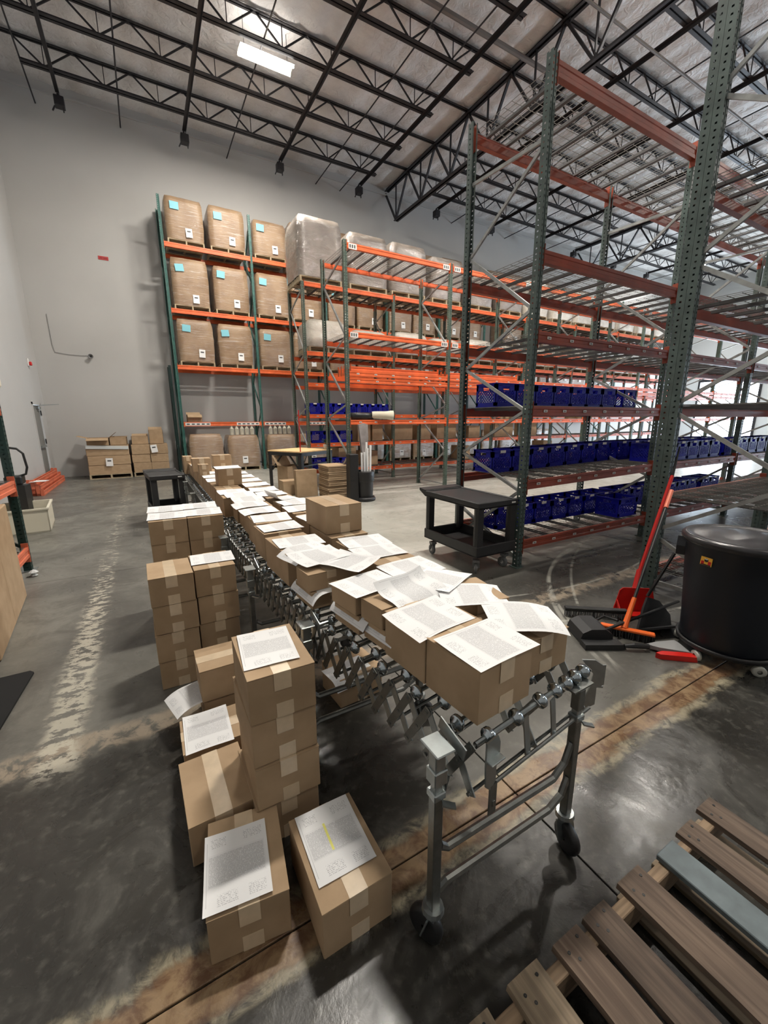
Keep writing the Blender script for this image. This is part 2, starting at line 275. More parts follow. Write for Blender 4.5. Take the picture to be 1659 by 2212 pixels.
# ------------------------------------------------------------------ mesh helpers
class MB:
    def __init__(s): s.v, s.f, s.mi, s.uv = [], [], [], None
    def add(s, vs, fs, mi=0):
        o = len(s.v); s.v += [tuple(x) for x in vs]; s.f += [tuple(i+o for i in f) for f in fs]; s.mi += [mi]*len(fs); return s
    def box(s, x0, y0, z0, x1, y1, z1, mi=0):
        vs = [(x, y, z) for z in (z0, z1) for y in (y0, y1) for x in (x0, x1)]
        return s.add(vs, [(0, 2, 3, 1), (4, 5, 7, 6), (0, 1, 5, 4), (2, 6, 7, 3), (0, 4, 6, 2), (1, 3, 7, 5)], mi)
    def cbox(s, x0, y0, z0, x1, y1, z1, c=.004, mi=0):
        # box whose twelve edges are chamfered
        pts = []; fs = []
        def V(x, y, z): pts.append((x, y, z)); return len(pts)-1
        idx = {}
        for sx in (0, 1):
            for sy in (0, 1):
                for sz in (0, 1):
                    X = (x0, x1)[sx]; Y = (y0, y1)[sy]; Z = (z0, z1)[sz]; dx = c*(1-2*sx); dy = c*(1-2*sy); dz = c*(1-2*sz)
                    idx[sx, sy, sz] = (V(X, Y+dy, Z+dz), V(X+dx, Y, Z+dz), V(X+dx, Y+dy, Z))
        for a in (0, 1):
            fs.append(tuple(idx[a, y, z][0] for y, z in ((0, 0), (0, 1), (1, 1), (1, 0))[::1 if a == 0 else -1]))
            fs.append(tuple(idx[x, a, z][1] for x, z in ((0, 0), (1, 0), (1, 1), (0, 1))[::1 if a == 0 else -1]))
            fs.append(tuple(idx[x, y, a][2] for x, y in ((0, 0), (0, 1), (1, 1), (1, 0))[::1 if a == 0 else -1]))
        for a in (0, 1):
            for b_ in (0, 1):
                fs.append((idx[a, b_, 0][0], idx[a, b_, 1][0], idx[a, b_, 1][1], idx[a, b_, 0][1]))
                fs.append((idx[a, 0, b_][0], idx[a, 1, b_][0], idx[a, 1, b_][2], idx[a, 0, b_][2]))
                fs.append((idx[0, a, b_][1], idx[1, a, b_][1], idx[1, a, b_][2], idx[0, a, b_][2]))
        for k in idx: fs.append(idx[k])
        return s.add(pts, fs, mi)
    def bar(s, a, b, w, h, mi=0, upv=(0, 0, 1)):
        a, b = Vector(a), Vector(b); d = (b-a).normalized(); U = Vector(upv)
        if abs(d.dot(U)) > .98: U = Vector((0, 1, 0))
        sd = d.cross(U).normalized(); uu = sd.cross(d)
        c = [(-w/2, -h/2), (w/2, -h/2), (w/2, h/2), (-w/2, h/2)]
        vs = [p + sd*x + uu*y for p in (a, b) for x, y in c]
        return s.add(vs, [(0, 3, 2, 1), (4, 5, 6, 7), (0, 1, 5, 4), (1, 2, 6, 5), (2, 3, 7, 6), (3, 0, 4, 7)], mi)
    def tube(s, pts, r, n=8, mi=0, cap=True):
        pts = [Vector(p) for p in pts]; rings = []; prev = None
        for i, p in enumerate(pts):
            d = (pts[min(i+1, len(pts)-1)] - pts[max(i-1, 0)]).normalized()
            if prev is None:
                U = Vector((0, 0, 1)) if abs(d.z) < .9 else Vector((0, 1, 0)); sd = d.cross(U).normalized()
            else: sd = (prev - d*prev.dot(d)).normalized()
            prev = sd; uu = sd.cross(d); rr = r[i] if isinstance(r, (list, tuple)) else r
            rings.append([p + (sd*math.cos(2*PI*k/n) + uu*math.sin(2*PI*k/n))*rr for k in range(n)])
        vs = [v for R in rings for v in R]; fs = []
        for i in range(len(pts)-1):
            for k in range(n):
                a = i*n+k; b = i*n+(k+1) % n; fs.append((a, b, b+n, a+n))
        if cap: fs += [tuple(range(n))[::-1], tuple(range((len(pts)-1)*n, len(pts)*n))]
        return s.add(vs, fs, mi)
    def lathe(s, prof, n=24, axis='Z', c=(0, 0, 0), mi=0, cap=False):
        vs = []; fs = []
        for (r, z) in prof:
            for k in range(n):
                a = 2*PI*k/n; p = (r*math.cos(a), r*math.sin(a), z)
                if axis == 'X': p = (p[2], p[0], p[1])
                if axis == 'Y': p = (p[0], p[2], p[1])
                vs.append((p[0]+c[0], p[1]+c[1], p[2]+c[2]))
        for i in range(len(prof)-1):
            for k in range(n):
                a = i*n+k; b = i*n+(k+1) % n; fs.append((a, b, b+n, a+n))
        if cap: fs += [tuple(range(n))[::-1], tuple(range((len(prof)-1)*n, len(prof)*n))]
        return s.add(vs, fs, mi)
    def prism(s, poly, h0, h1, axis='Z', mi=0):
        n = len(poly)
        def P(a, b, h): return {'Z': (a, b, h), 'X': (h, a, b), 'Y': (a, h, b)}[axis]
        vs = [P(a, b, h0) for a, b in poly] + [P(a, b, h1) for a, b in poly]
        fs = [tuple(range(n))[::-1], tuple(range(n, 2*n))] + [(i, (i+1) % n, (i+1) % n+n, i+n) for i in range(n)]
        return s.add(vs, fs, mi)
    def mesh(s, name, mats, smooth=False):
        me = bpy.data.meshes.new(name); me.from_pydata(s.v, [], s.f)
        for m in (mats if isinstance(mats, (list, tuple)) else [mats]): me.materials.append(m)
        me.polygons.foreach_set('material_index', s.mi)
        if smooth: me.polygons.foreach_set('use_smooth', [True]*len(s.f))
        me.update(); return me

def link(name, me, parent=None, loc=(0, 0, 0), rot=(0, 0, 0), scale=None):
    o = bpy.data.objects.new(name, me); COL.objects.link(o); o.location = loc; o.rotation_euler = rot
    if scale: o.scale = scale
    if parent: o.parent = parent
    return o
def thing(name, label, cat, loc=(0, 0, 0), rz=0, group=None, rot=None):
    o = bpy.data.objects.new(name, None); COL.objects.link(o); o.location = loc; o.rotation_euler = rot or (0, 0, rz); o.empty_display_size = .1
    o['label'] = label; o['category'] = cat
    if group: o['group'] = group
    return o
def tag(o, label, cat, group=None):
    o['label'] = label; o['category'] = cat
    if group: o['group'] = group
    return o
def struct(name, me, parent=None, loc=(0, 0, 0)):
    o = link(name, me, parent, loc)
    if not parent: o['kind'] = 'structure'
    return o
ORD = ['first', 'second', 'third', 'fourth', 'fifth', 'sixth', 'seventh', 'eighth', 'ninth', 'tenth', 'eleventh', 'twelfth', 'thirteenth', 'fourteenth', 'fifteenth', 'sixteenth', 'seventeenth', 'eighteenth', 'nineteenth', 'twentieth', 'twenty-first', 'twenty-second', 'twenty-third', 'twenty-fourth', 'twenty-fifth', 'twenty-sixth', 'twenty-seventh', 'twenty-eighth', 'twenty-ninth', 'thirtieth', 'thirty-first', 'thirty-second', 'thirty-third', 'thirty-fourth', 'thirty-fifth', 'thirty-sixth', 'thirty-seventh', 'thirty-eighth', 'thirty-ninth', 'fortieth']

# ------------------------------------------------------------------ the room
fl = struct('floor', MB().box(XL-.2, YF-.2, -.16, XR+.2, YB+.2, -.012).mesh('floor_base', mat('joint_dirt', (.02, .016, .012), .9)))
xs = [XL] + [1.32 + 4.5*i for i in range(0, 8) if 1.32+4.5*i < XR] + [XR]
ys = [YF, -3.5, 1.08, 5.5, 10.0, 14.5, YB]
g = .0035
for i in range(len(xs)-1):
    for j in range(len(ys)-1):
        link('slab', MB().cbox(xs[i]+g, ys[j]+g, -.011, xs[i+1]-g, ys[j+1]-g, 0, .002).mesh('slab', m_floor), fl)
struct('wall_back', MB().box(XL-.2, YB, -.1, XR+.2, YB+.2, ZC+.3).mesh('wall_back', m_wall))
# the left wall is built round its doorway
lw = MB()
DY0, DY1, DZ = 14.50, 15.45, 2.20
lw.box(XL-.2, YF, -.1, XL, DY0, ZC+.3).box(XL-.2, DY1, -.1, XL, YB, ZC+.3).box(XL-.2, DY0, DZ, XL, DY1, ZC+.3)
struct('wall_left', lw.mesh('wall_left', m_wall))
struct('wall_front', MB().box(XL-.2, YF-.2, -.1, XR+.2, YF, ZC+.3).mesh('wall_front', m_wall))
# right wall with three open loading doors
rw = MB(); doors = [(-4.5, -1.2), (1.0, 4.6), (6.4, 10.0), (11.6, 15.0)]; dz = 4.3
y = YF
for a, b_ in doors:
    rw.box(XR, y, -.1, XR+.25, a, dz); y = b_
rw.box(XR, y, -.1, XR+.25, YB, dz).box(XR, YF, dz, XR+.25, YB, ZC+.3)
struct('wall_right', rw.mesh('wall_right', m_wall_r))
for k, (a, b_) in enumerate(doors):
    d = MB(); d.bar((XR-.05, a, 0), (XR-.05, a, dz), .12, .12).bar((XR-.05, b_, 0), (XR-.05, b_, dz), .12, .12).bar((XR-.05, a, dz), (XR-.05, b_, dz), .3, .3)
    struct('trim_%d' % (k+1), d.mesh('dock_door_frame', m_steel_dark))
    ld = bpy.data.lights.new('door_daylight', 'AREA'); ld.shape = 'RECTANGLE'; ld.size = b_-a; ld.size_y = dz; ld.cycles.is_portal = True
    lo = bpy.data.objects.new('door_daylight', ld); COL.objects.link(lo); lo.location = (XR+.1, (a+b_)/2, dz/2); lo.rotation_euler = (PI/2, 0, PI/2)
# draped insulation under the roof deck
cm = MB(); NX, NY, q = 60, 15, 4
gx = (XR-XL)/NX; gy = (YB-YF)/NY; vs = []; fs = []
nx, ny = NX*q+1, NY*q+1
cjit = [[random.uniform(.6, 1.4) for _ in range(NY+1)] for _ in range(NX+1)]
for j in range(ny):
    for i in range(nx):
        u = (i % q)/q; v = (j % q)/q; s = cjit[min(i//q, NX)][min(j//q, NY)]
        sag = .055*s*math.sin(PI*u)**.6*(.35+.65*math.sin(PI*v)**.6) if (u and v) else (.35*.055*s*math.sin(PI*u)**.6 if u else 0)
        vs.append((XL+i*gx/q, YF+j*gy/q, ZC-sag+random.uniform(-.003, .003)))
for j in range(ny-1):
    for i in range(nx-1):
        a = j*nx+i; fs.append((a, a+nx, a+nx+1, a+1))
cm.add(vs, fs); cm.box(XL-.2, YF-.2, ZC+.10, XR+.2, YB+.2, ZC+.3)
struct('ceiling', cm.mesh('ceiling', m_ceil, True))
bl = MB(); bl.bar((XL, YB-.03, ZC-.25), (XR, YB-.03, ZC-.25), .06, .04)
struct('trim_5', bl.mesh('wall_ledger', m_wall))

# door in the left wall
d = struct('door_1', MB().cbox(XL-.07, DY0+.04, .01, XL-.02, DY1-.04, DZ-.04, .003).mesh('door_leaf', m_door))
fr = MB(); fr.box(XL-.1, DY0-.03, 0, XL+.02, DY0+.03, DZ+.03).box(XL-.1, DY1-.03, 0, XL+.02, DY1+.03, DZ+.03).box(XL-.1, DY0-.03, DZ-.03, XL+.02, DY1+.03, DZ+.03)
link('door_frame', fr.mesh('door_frame', m_wall), d)
hm = MB().cbox(-.01, -.02, -.07, .012, .03, .07, .004).mesh('hinge', m_hinge)
for z in (.3, 1.15, 1.95): link('hinge', hm, d, (XL+.01, DY1-.03, z))
link('panic_bar', MB().bar((XL+.01, DY0+.12, 1.02), (XL+.01, DY1-.15, 1.02), .05, .05).mesh('panic_bar', m_zinc), d)
link('door_closer', MB().cbox(XL-.02, DY1-.4, DZ-.14, XL+.05, DY1-.12, DZ-.07, .006).bar((XL+.04, DY1-.2, DZ-.04), (XL+.46, DY1-.05, DZ+.0), .02, .02).mesh('door_closer', m_zinc), d)

# ------------------------------------------------------------------ roof steel
GX = [9.3, 21.2]
BAYS = [(XL, 9.3), (9.3, 21.2), (21.2, XR)]
JY = [14.5-1.65*i for i in range(9)]
ZJ0, ZJ1 = 10.05, 10.60
def angle_pair(L_, z, s=.05):
    m = MB()
    for sg in (-1, 1):
        m.box(0, sg*.012, z, L_, sg*.012+sg*s, z+.008); m.box(0, sg*.012, z, L_, sg*.012+sg*.008, z+s)
    return m
web_d = MB().bar((0, 0, 0), (.61, 0, .50), .028, .034).mesh('joist_web', m_steel_dark)
web_e = MB().bar((0, 0, 0), (-.61, 0, .50), .028, .034).mesh('joist_web', m_steel_dark)
web_v = MB().bar((0, 0, 0), (0, 0, .50), .018, .018).mesh('joist_web', m_steel_dark)
tops = {}; bots = {}
for bi, (xa, xb) in enumerate(BAYS):
    Lb = xb-xa; n = int((Lb-1.0)/1.22); off = 1.42 if bi == 0 else 1.25
    tm = angle_pair(Lb-.04, ZJ1-.05).mesh('joist_top_chord', m_steel_dark)
    bm_ = angle_pair(Lb-2.3, ZJ0, .078).mesh('joist_bottom_chord', m_steel_dark)
    for ji, yj in enumerate(JY):
        t = thing('roof_joist', 'dark open-web roof joist, %s from the back wall, %s roof bay' % (ORD[ji], ('leftmost', 'middle', 'rightmost')[bi]), 'roof joist', (xa+.02, yj, 0), 0, 'roof joists')
        link('top_chord', tm, t); link('bottom_chord', bm_, t, (1.05 if bi else 0.95, 0, 0))
        k = 0; x = off
        while x < Lb-1.15:
            for me in (web_d, web_e, web_v): link('web_member', me, t, (x, 0, ZJ0+.03))
            x += 1.22
for gi, gx_ in enumerate(GX):
    t = thing('roof_girder', 'deep dark steel truss girder carrying the joists, %s from the left wall' % ORD[gi], 'girder', (gx_, 0, 0), 0, 'roof girders')
    zb, zt = 9.22, 10.50
    for z, nm, y0 in ((zt, 'top_chord', YB-.05), (zb, 'bottom_chord', YB-.75)):
        m = MB()
        for sg in (-1, 1):
            m.box(sg*.02, YF, z, sg*.10, y0, z+.012); m.box(sg*.02, YF, z, sg*.032, y0, z+.10)
        link(nm, m.mesh(nm, m_steel_dark), t)
    wd = MB().bar((0, 0, 0), (0, .825, 1.26), .06, .06).mesh('girder_web', m_steel_dark); we = MB().bar((0, 0, 0), (0, -.825, 1.26), .06, .06).mesh('girder_web', m_steel_dark)
    wv = MB().bar((0, 0, 0), (0, 0, 1.28), .05, .03).mesh('girder_web', m_steel_dark)
    gus = MB().box(-.012, -.11, -.12, .012, .11, .07).mesh('gusset', m_steel_dark)
    for k in range(11):
        yy = 15.33-1.65*k
        if yy < YB-.8+.3: 
            link('web_member', wd, t, (0, yy, zb+.03)); link('web_member', wv, t, (0, yy, zb+.02))
        link('web_member', we, t, (0, yy, zb+.03))
        link('gusset_plate', gus, t, (0, yy-.825, zt+.02))
# bridging lines along Y, each its own run
bx = [-1.03, 1.94, 4.79, 7.7, 11.2, 14.2, 17.2, 19.8, 23.2, 26.4, 29.6]
for i, x in enumerate(bx):
    t = thing('bridging_angle', 'dark bridging angle with a wall bracket, %s from the left wall' % ORD[i], 'bridging', (x, 0, 0), 0, 'bridging lines')
    link('angle_run', MB().box(-.045, YF, ZJ0-.012, .045, 15.25, ZJ0-.006).box(.039, YF, ZJ0-.09, .045, 15.25, ZJ0-.006).mesh('angle_run', m_steel_dark), t)
    link('wall_bracket', MB().cbox(-.10, 15.2, ZJ0-.30, .12, 15.42, ZJ0-.08, .01).bar((-.1, 15.3, ZJ0-.3), (-.16, 15.3, ZJ0-.42), .03, .03).bar((.08, 15.3, ZJ0-.3), (.08, 15.3, ZJ0-.40), .03, .03).bar((0, 15.3, ZJ0-.1), (0, 15.3, ZJ0), .05, .05).mesh('wall_bracket', m_steel_dark), t)
rx = [-1.62, .33, 3.28, 6.35, 7.3, 10.3, 12.6, 15.8, 18.6, 22.4, 25, 28.2]
for i, x in enumerate(rx):
    tag(link('conduit_run', MB().tube([(x, YF, ZJ0-.02), (x, YB, ZJ0+.05)], .018, 6).mesh('conduit_run', m_steel_dark)), 'thin dark conduit under the joists, ending at the back wall, %s from left' % ORD[i], 'conduit', 'thin conduits')
for i, (ya, zz, rr) in enumerate(((8.9, 10.35, .055), (3.9, 10.35, .04), (6.9, 9.95, .03))):
    tag(link('sprinkler_pipe', MB().tube([(XL, ya, zz), (XR, ya, zz)], rr, 8).mesh('sprinkler_pipe', mat('pipe_grey', (.16, .14, .13), .5))), 'long grey overhead pipe running parallel to the racks, %s' % ('largest, nearest the lamp', 'middle one', 'thinnest one')[i], 'pipe')

# ceiling luminaires
def luminaire(x, y, z, power, i):
    t = thing('ceiling_lamp', ('lit two-tube strip lamp glowing among the roof joists' if i == 0 else 'strip lamp inferred or added as fill light, %s' % ORD[i]), 'lamp', (x, y, z), 0, 'ceiling strip lamps' if i else None)
    link('housing', MB().prism([(-.19, .0), (-.07, .07), (.07, .07), (.19, .0), (.06, .035), (-.06, .035)], -.62, .62, 'X').mesh('housing', m_fix), t)
    tm = MB().tube([(-.61, 0, 0), (.61, 0, 0)], .028, 10).mesh('tube', m_emit)
    for s in (-.14, .14): link('lamp_tube', tm, t, (0, s, -.015))
    hm_ = MB().tube([(0, 0, .06), (0, 0, ZC-z-.06)], .006, 5).mesh('hanger', m_steel_dark)
    for s in (-.5, .5): link('hanger', hm_, t, (s, 0, 0))
    ld = bpy.data.lights.new('lamp_light', 'AREA'); ld.shape = 'RECTANGLE'; ld.size = 1.22; ld.size_y = .34; ld.energy = power; ld.color = LIGHT_COL
    lo = bpy.data.objects.new('lamp_light', ld); COL.objects.link(lo); lo.parent = t; lo.location = (0, 0, -.06)
    lu = bpy.data.lights.new('lamp_uplight', 'AREA'); lu.shape = 'RECTANGLE'; lu.size = 1.22; lu.size_y = .3; lu.energy = power*.02; lu.color = LIGHT_COL
    lo = bpy.data.objects.new('lamp_uplight', lu); COL.objects.link(lo); lo.parent = t; lo.location = (0, 0, .09); lo.rotation_euler = (PI, 0, 0)
    return t
for i, (x, y, p) in enumerate(LIGHTS): luminaire(x, y, 9.93, p, i)

# ------------------------------------------------------------------ pallet racking
def post_mesh(h, m, name):
    # roll-formed open section with two rows of punched holes in the web and one in each flange
    poly = [(-.020, .074), (-.038, .074), (-.038, 0), (-.007, 0), (-.004, .009), (.004, .009), (.007, 0), (.038, 0), (.038, .074), (.020, .074)]
    holed = {1, 2, 6, 7}; pitch = .0508; mb = MB(); n = int(h/pitch)
    for e in range(len(poly)-1):
        (ax, ay), (bx_, by) = poly[e], poly[e+1]
        if e not in holed:
            mb.add([(ax, ay, 0), (bx_, by, 0), (bx_, by, h), (ax, ay, h)], [(0, 1, 2, 3)]); continue
        def P(t, z): return (ax+(bx_-ax)*t, ay+(by-ay)*t, z)
        t0, t1 = (.30, .70) if e in (2, 6) else (.36, .60)
        for s_, a_, b_ in ((0, 0, t0), (1, t1, 1)): mb.add([P(a_, 0), P(b_, 0), P(b_, h), P(a_, h)], [(0, 1, 2, 3)])
        z = 0
        for k in range(n):
            z1 = z+pitch*(.62 if e in (2, 6) else .72); mb.add([P(t0, z), P(t1, z), P(t1, z1), P(t0, z1)], [(0, 1, 2, 3)]); z = (k+1)*pitch
        mb.add([P(t0, z), P(t1, z), P(t1, h), P(t0, h)], [(0, 1, 2, 3)])
    me = mb.mesh(name, m); return me
foot_m = {}
def beam_mesh(L_, h, m, name):
    # step beam: web, lower flange and a recessed step on the inner side; end connectors
    pr = [(0, 0), (.006, -.002), (.0, h*.5), (.0, h), (.028, h), (.028, h-.040), (.062, h-.040), (.062, 0)]
    pr = [(0, 0), (.0, h*.30), (.006, h*.36), (.006, h*.66), (0, h*.72), (0, h), (.026, h), (.026, h-.041), (.060, h-.041), (.060, 0)]
    mb = MB(); mb.prism(pr, 0, L_, 'X')
    for x in (-.004, L_): mb.cbox(x-.001, -.006, -.06, x+.005, .062, h+.05, .002)
    return mb.mesh(name, m)
def deck_meshes(w, dpt):
    mb = MB(); n = max(4, round(w/.060)); r = .0021
    for i in range(n+1):
        x = w*i/n; mb.bar((x, 0, .006), (x, dpt, .006), r*2, r*2)
    mb.bar((0, 0, 0.003), (w, 0, 0.003), r*2, r*2)
    for i in range(n+1):
        x = w*i/n; mb.bar((x, -.012, -.03), (x, -.002, .006), r*2, r*2)
    k = max(4, round(dpt/.105))
    for j in range(k+1):
        y = dpt*j/k; mb.bar((0, y, 0), (w, y, 0), r*2, r*2)
    return mb.mesh('wire_deck', m_wire)
def chan_mesh(dpt): return MB().box(-.019, .02, -.030, .019, dpt-.02, -.026).box(-.019, .02, -.030, -.016, dpt-.02, -.003).box(.016, .02, -.030, .019, dpt-.02, -.003).mesh('deck_channel', m_chan)
tag_me = MB().box(-.030, -.0025, -.013, .030, 0, .013, 0).box(-.018, -.003, -.006, .018, -.0025, .004, 1).mesh('shelf_tag', [m_tag, m_ink])
tag_bar = MB().box(-.38, -.0025, -.045, .38, 0, .045, 0)
for k in range(5): tag_bar.box(-.34+k*.15, -.003, -.02, -.25+k*.15, -.0025, .02, 1)
tag_bar = tag_bar.mesh('label_strip', [m_tag, m_ink])

def rack(name, label, x0, pitch, nb, yf, yb, levels, ph, mp, mb_, bh, nodes_z=None, tags=0, mbrace=None, ndeck=2, double=False, group='pallet racks', short=None):
    t = thing(name, label, 'pallet rack', (x0, yf, 0), 0, group); D = yb-yf
    pm = post_mesh(ph, mp, 'post'); fm = MB().box(-.06, -.02, 0, .06, .10, .008).mesh('foot_plate', mp)
    bmesh_ = beam_mesh(pitch-.080, bh, mb_, 'beam'); dw = (pitch-.10)/ndeck; dm = deck_meshes(dw-.02, D-.06); ch = chan_mesh(D-.06)
    nz = nodes_z or [(.15, .15)]
    brm = mbrace or m_brace
    bms = []
    for (a, b_) in nz:      # a: height at the front post, b_: height at the back post
        m = MB(); A = Vector((0, .07, a)); B = Vector((0, D-.07, b_)); m.bar(A, B, .034, .022, 0, (1, 0, 0)); m.bar(A+Vector((.014, 0, .010)), B+Vector((.014, 0, .010)), .004, .03, 0, (1, 0, 0))
        bms.append(m.mesh('brace', brm))
    for i in range(nb+1):
        x = i*pitch
        for (yy, rz) in ((0, 0), (D, PI)):
            link('post', pm, t, (x, yy, .004), (0, 0, rz)); link('foot_plate', fm, t, (x, yy, 0), (0, 0, rz))
            if double: link('post', pm, t, (x, .150 if rz == 0 else D-.150, .004), (0, 0, rz+PI))
        for m in bms: link('brace', m, t, (x, 0, 0))
    for i in range(nb):
        for li, lv in enumerate(levels):
            z = lv['z']
            if 'bays' in lv and i not in lv['bays']: continue
            for s in (0, 1):
                hs_ = lv.get('h', 1.)
                b = link('beam', bmesh_, t, (i*pitch+.040 if s == 0 else (i+1)*pitch-.040, -.004 if s == 0 else D+.004, z-bh*hs_), (0, -lv.get('tilt', 0)*(1 if s == 0 else -1), 0 if s == 0 else PI), (1, 1, hs_) if hs_ != 1 else None)
                if tags and s == 0 and lv.get('tags', tags):
                    nt = lv.get('tags', tags)
                    for k in range(nt): link('shelf_tag', tag_me, b, ((pitch-.08)*(k+.5)/nt+random.uniform(-.03, .03), -.001, bh*.5))
                if lv.get('strips') and s == 0:
                    for xk in lv['strips']: link('label_strip', tag_bar, b, (xk, -.001, bh*.5))
            if lv.get('deck', 1):
                for k in range(ndeck):
                    dk = link('wire_deck', dm, t, (i*pitch+.055+k*dw, .03, z-.001+lv.get('tilt', 0)*(k+.5)*dw), (0, -lv.get('tilt', 0), 0))
                    for c in range(4): link('deck_channel', ch, dk, ((dw-.02)*(c+.5)/4, 0, 0))
    return t
zz = [(.12, .12), (.12, .55), (.91, .16), (.91, 1.29), (1.81, 1.29), (1.81, 2.34), (2.85, 2.34), (2.85, 3.62), (4.31, 3.62), (4.36, 4.41)]
RX0, RP, RYF, RYB = 3.66, 2.63, 3.2, 4.36
rackR = rack('pallet_rack', 'tall grey-green rack with shaded red-orange beams and blue crates, second nearest, beside the black cart', RX0, RP, 6, RYF, RYB,
     [dict(z=.33), dict(z=1.04, tilt=.018, bays=[0]), dict(z=1.08, bays=[1, 2, 3, 4, 5]), dict(z=1.86), dict(z=2.62), dict(z=3.39, tags=0, h=1.12), dict(z=4.97, tags=0, h=1.25)], 5.03, m_greygreen, m_orange_shade, .105, zz, tags=7)
NX0, NYF, NYB = 4.335, 1.07, 2.19
nz = [(.10, .10), (.10, .58), (1.20, .62), (1.22, 1.80), (2.42, 1.83), (2.42, 3.05), (3.68, 3.07), (3.68, 4.28), (4.95, 4.30), (4.98, 4.98)]
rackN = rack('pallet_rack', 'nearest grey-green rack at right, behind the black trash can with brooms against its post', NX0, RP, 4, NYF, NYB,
     [dict(z=.19), dict(z=.97), dict(z=1.84), dict(z=2.73), dict(z=3.70), dict(z=5.4)], 6.1, m_greygreen, m_orange_shade, .105, nz, tags=0, double=True)
zm = [(.12, .12), (.95, .12), (.95, 1.75), (2.05, 1.75), (2.05, 3.0), (3.4, 3.0), (3.4, 4.6), (4.95, 4.6)]
MX0, MP = 3.78, 2.65
rackM = rack('pallet_rack', 'olive rack with bright orange beams and empty mesh decks behind the packing bench', MX0, MP, 7, 8.15, 9.40,
     [dict(z=1.72), dict(z=2.58, deck=0), dict(z=2.72, deck=0), dict(z=3.49, tags=0), dict(z=5.12, tags=0)], 5.16, m_olive, m_orange, .10, zm, tags=6)
rackM2 = rack('pallet_rack', 'olive rack carrying big clear-wrapped pallets and a row of blue crates, third row', MX0, MP, 7, 10.7, 11.85,
     [dict(z=.38), dict(z=1.10), dict(z=1.87), dict(z=2.68, deck=0), dict(z=3.46, tags=0, deck=1), dict(z=5.10, tags=0)], 5.095, m_olive, m_orange, .10, zm, tags=6)
WX0, WP, WY = 1.03, 2.55, 14.95
zw = [(.2, .2), (.2, 1.2), (2.1, 1.2), (2.1, 3.0), (4.0, 3.0), (4.0, 5.0), (6.0, 5.0), (6.0, 7.0), (7.8, 7.0)]
rackW = rack('pallet_rack', 'tallest green rack against the back wall stacked with brown wrapped pallets', WX0, WP, 9, WY, WY+1.05,
     [dict(z=1.67, deck=0, strips=[.42, 2.02]), dict(z=3.43, deck=0), dict(z=5.08, deck=0), dict(z=6.90, deck=0)], 8.1, m_green, m_orange, .13, zw, mbrace=m_green)
# white connection tags on the middle rack's beam ends
big_tag = MB().box(-.09, -.003, -.05, .09, 0, .05, 0)
for k in range(3): big_tag.box(-.07+k*.05, -.0035, -.03, -.04+k*.05, -.003, .03, 1)
big_tag = big_tag.mesh('bay_sign', [m_tag, m_ink])
for i in range(7):
    for z in (5.06, 3.43):
        for dx in (.16, MP-.16): link('bay_sign', big_tag, rackM, (i*MP+dx, -.008, z))
# spare orange beams stored on the middle rack
spare = beam_mesh(2.3, .10, m_orange, 'spare_beam')
for i in range(2):
    for k in range(5):
        tag(link('spare_beam', spare, None, (MX0+.15+i*MP, 8.30+k*.16, 2.735)), 'loose orange beam on the middle rack, %s deep, %s bay' % (ORD[k], ORD[i]), 'beam', 'spare beams on the middle rack')

# short spare upright frame standing left of the back rack
t = thing('upright_frame', 'short dark green upright frame standing beside the left end of the back rack', 'upright frame', (.86, 15.35, 0))
sp = post_mesh(3.45, m_darkgreen, 'post')
for yy, rz in ((0, 0), (.6, PI)): link('post', sp, t, (0, yy, 0), (0, 0, rz))
for a, b_ in ((.2, .9), (1.6, .9), (1.6, 2.4), (3.2, 2.4)): link('brace', MB().bar((0, .06, a), (0, .54, b_), .03, .02).mesh('brace', m_darkgreen), t)

# ------------------------------------------------------------------ milk crates
def crate_mesh():
    mb = MB(); w, h, th = .345, .285, .006
    side = MB()
    for x in (-w/2, w/2-.035): side.box(x, 0, 0, x+.035, th, h)
    side.box(-w/2, 0, 0, w/2, th, .055).box(-w/2, 0, h-.035, w/2, th, h)
    side.box(-w/2, 0, h-.085, -.055, th, h-.06).box(.055, 0, h-.085, w/2, th, h-.06).box(-w/2, 0, h-.06, -.06, th, h-.03).box(.06, 0, h-.06, w/2, th, h-.03)
    side.box(-w/2, -.006, h-.012, w/2, th, h).box(-w/2, -.004, 0, w/2, th, .012)
    side.box(-.058, 0, h-.098, .058, th, h-.085)
    x0, x1, z0, z1 = -w/2+.035, w/2-.035, .055, h-.085
    def clip(c, sgn):
        pts = []
        for x in (x0, x1):
            z = sgn*x+c
            if z0 <= z <= z1: pts.append((x, z))
        for z in (z0, z1):
            x = (z-c)/sgn
            if x0 < x < x1: pts.append((x, z))
        return pts
    for sgn in (1, -1):
        c = -.2
        while c < .5:
            p = clip(c, sgn)
            if len(p) >= 2: side.bar((p[0][0], th/2, p[0][1]), (p[1][0], th/2, p[1][1]), .0085, .005, 0, (0, 1, 0))
            c += .043
    for k in range(4):
        a = k*PI/2; ca, sa = math.cos(a), math.sin(a)
        mb.add([(x*ca-(y-w/2)*sa, x*sa+(y-w/2)*ca, z) for x, y, z in side.v], side.f)
    for k in range(7):
        p = -w/2+.02+k*(w-.04)/6; mb.box(p-.008, -w/2+.01, .008, p+.008, w/2-.01, .014).box(-w/2+.01, p-.008, .008, w/2-.01, p+.008, .014)
    return mb.mesh('crate_body', m_blue)
crate_me = crate_mesh(); ctag = MB().box(-.045, -.0035, -.016, .045, 0, .016).mesh('crate_tag', m_tag)
def crate(x, y, z, label, group, rz=0, tg=True, sx=1., sz=1.):
    t = thing('milk_crate', label, 'crate', (x, y, z), rz, group)
    link('crate_body', crate_me, t, scale=(sx, 1, sz))
    if tg: link('crate_tag', ctag, t, (0, -.180, .27*sz))
    return t
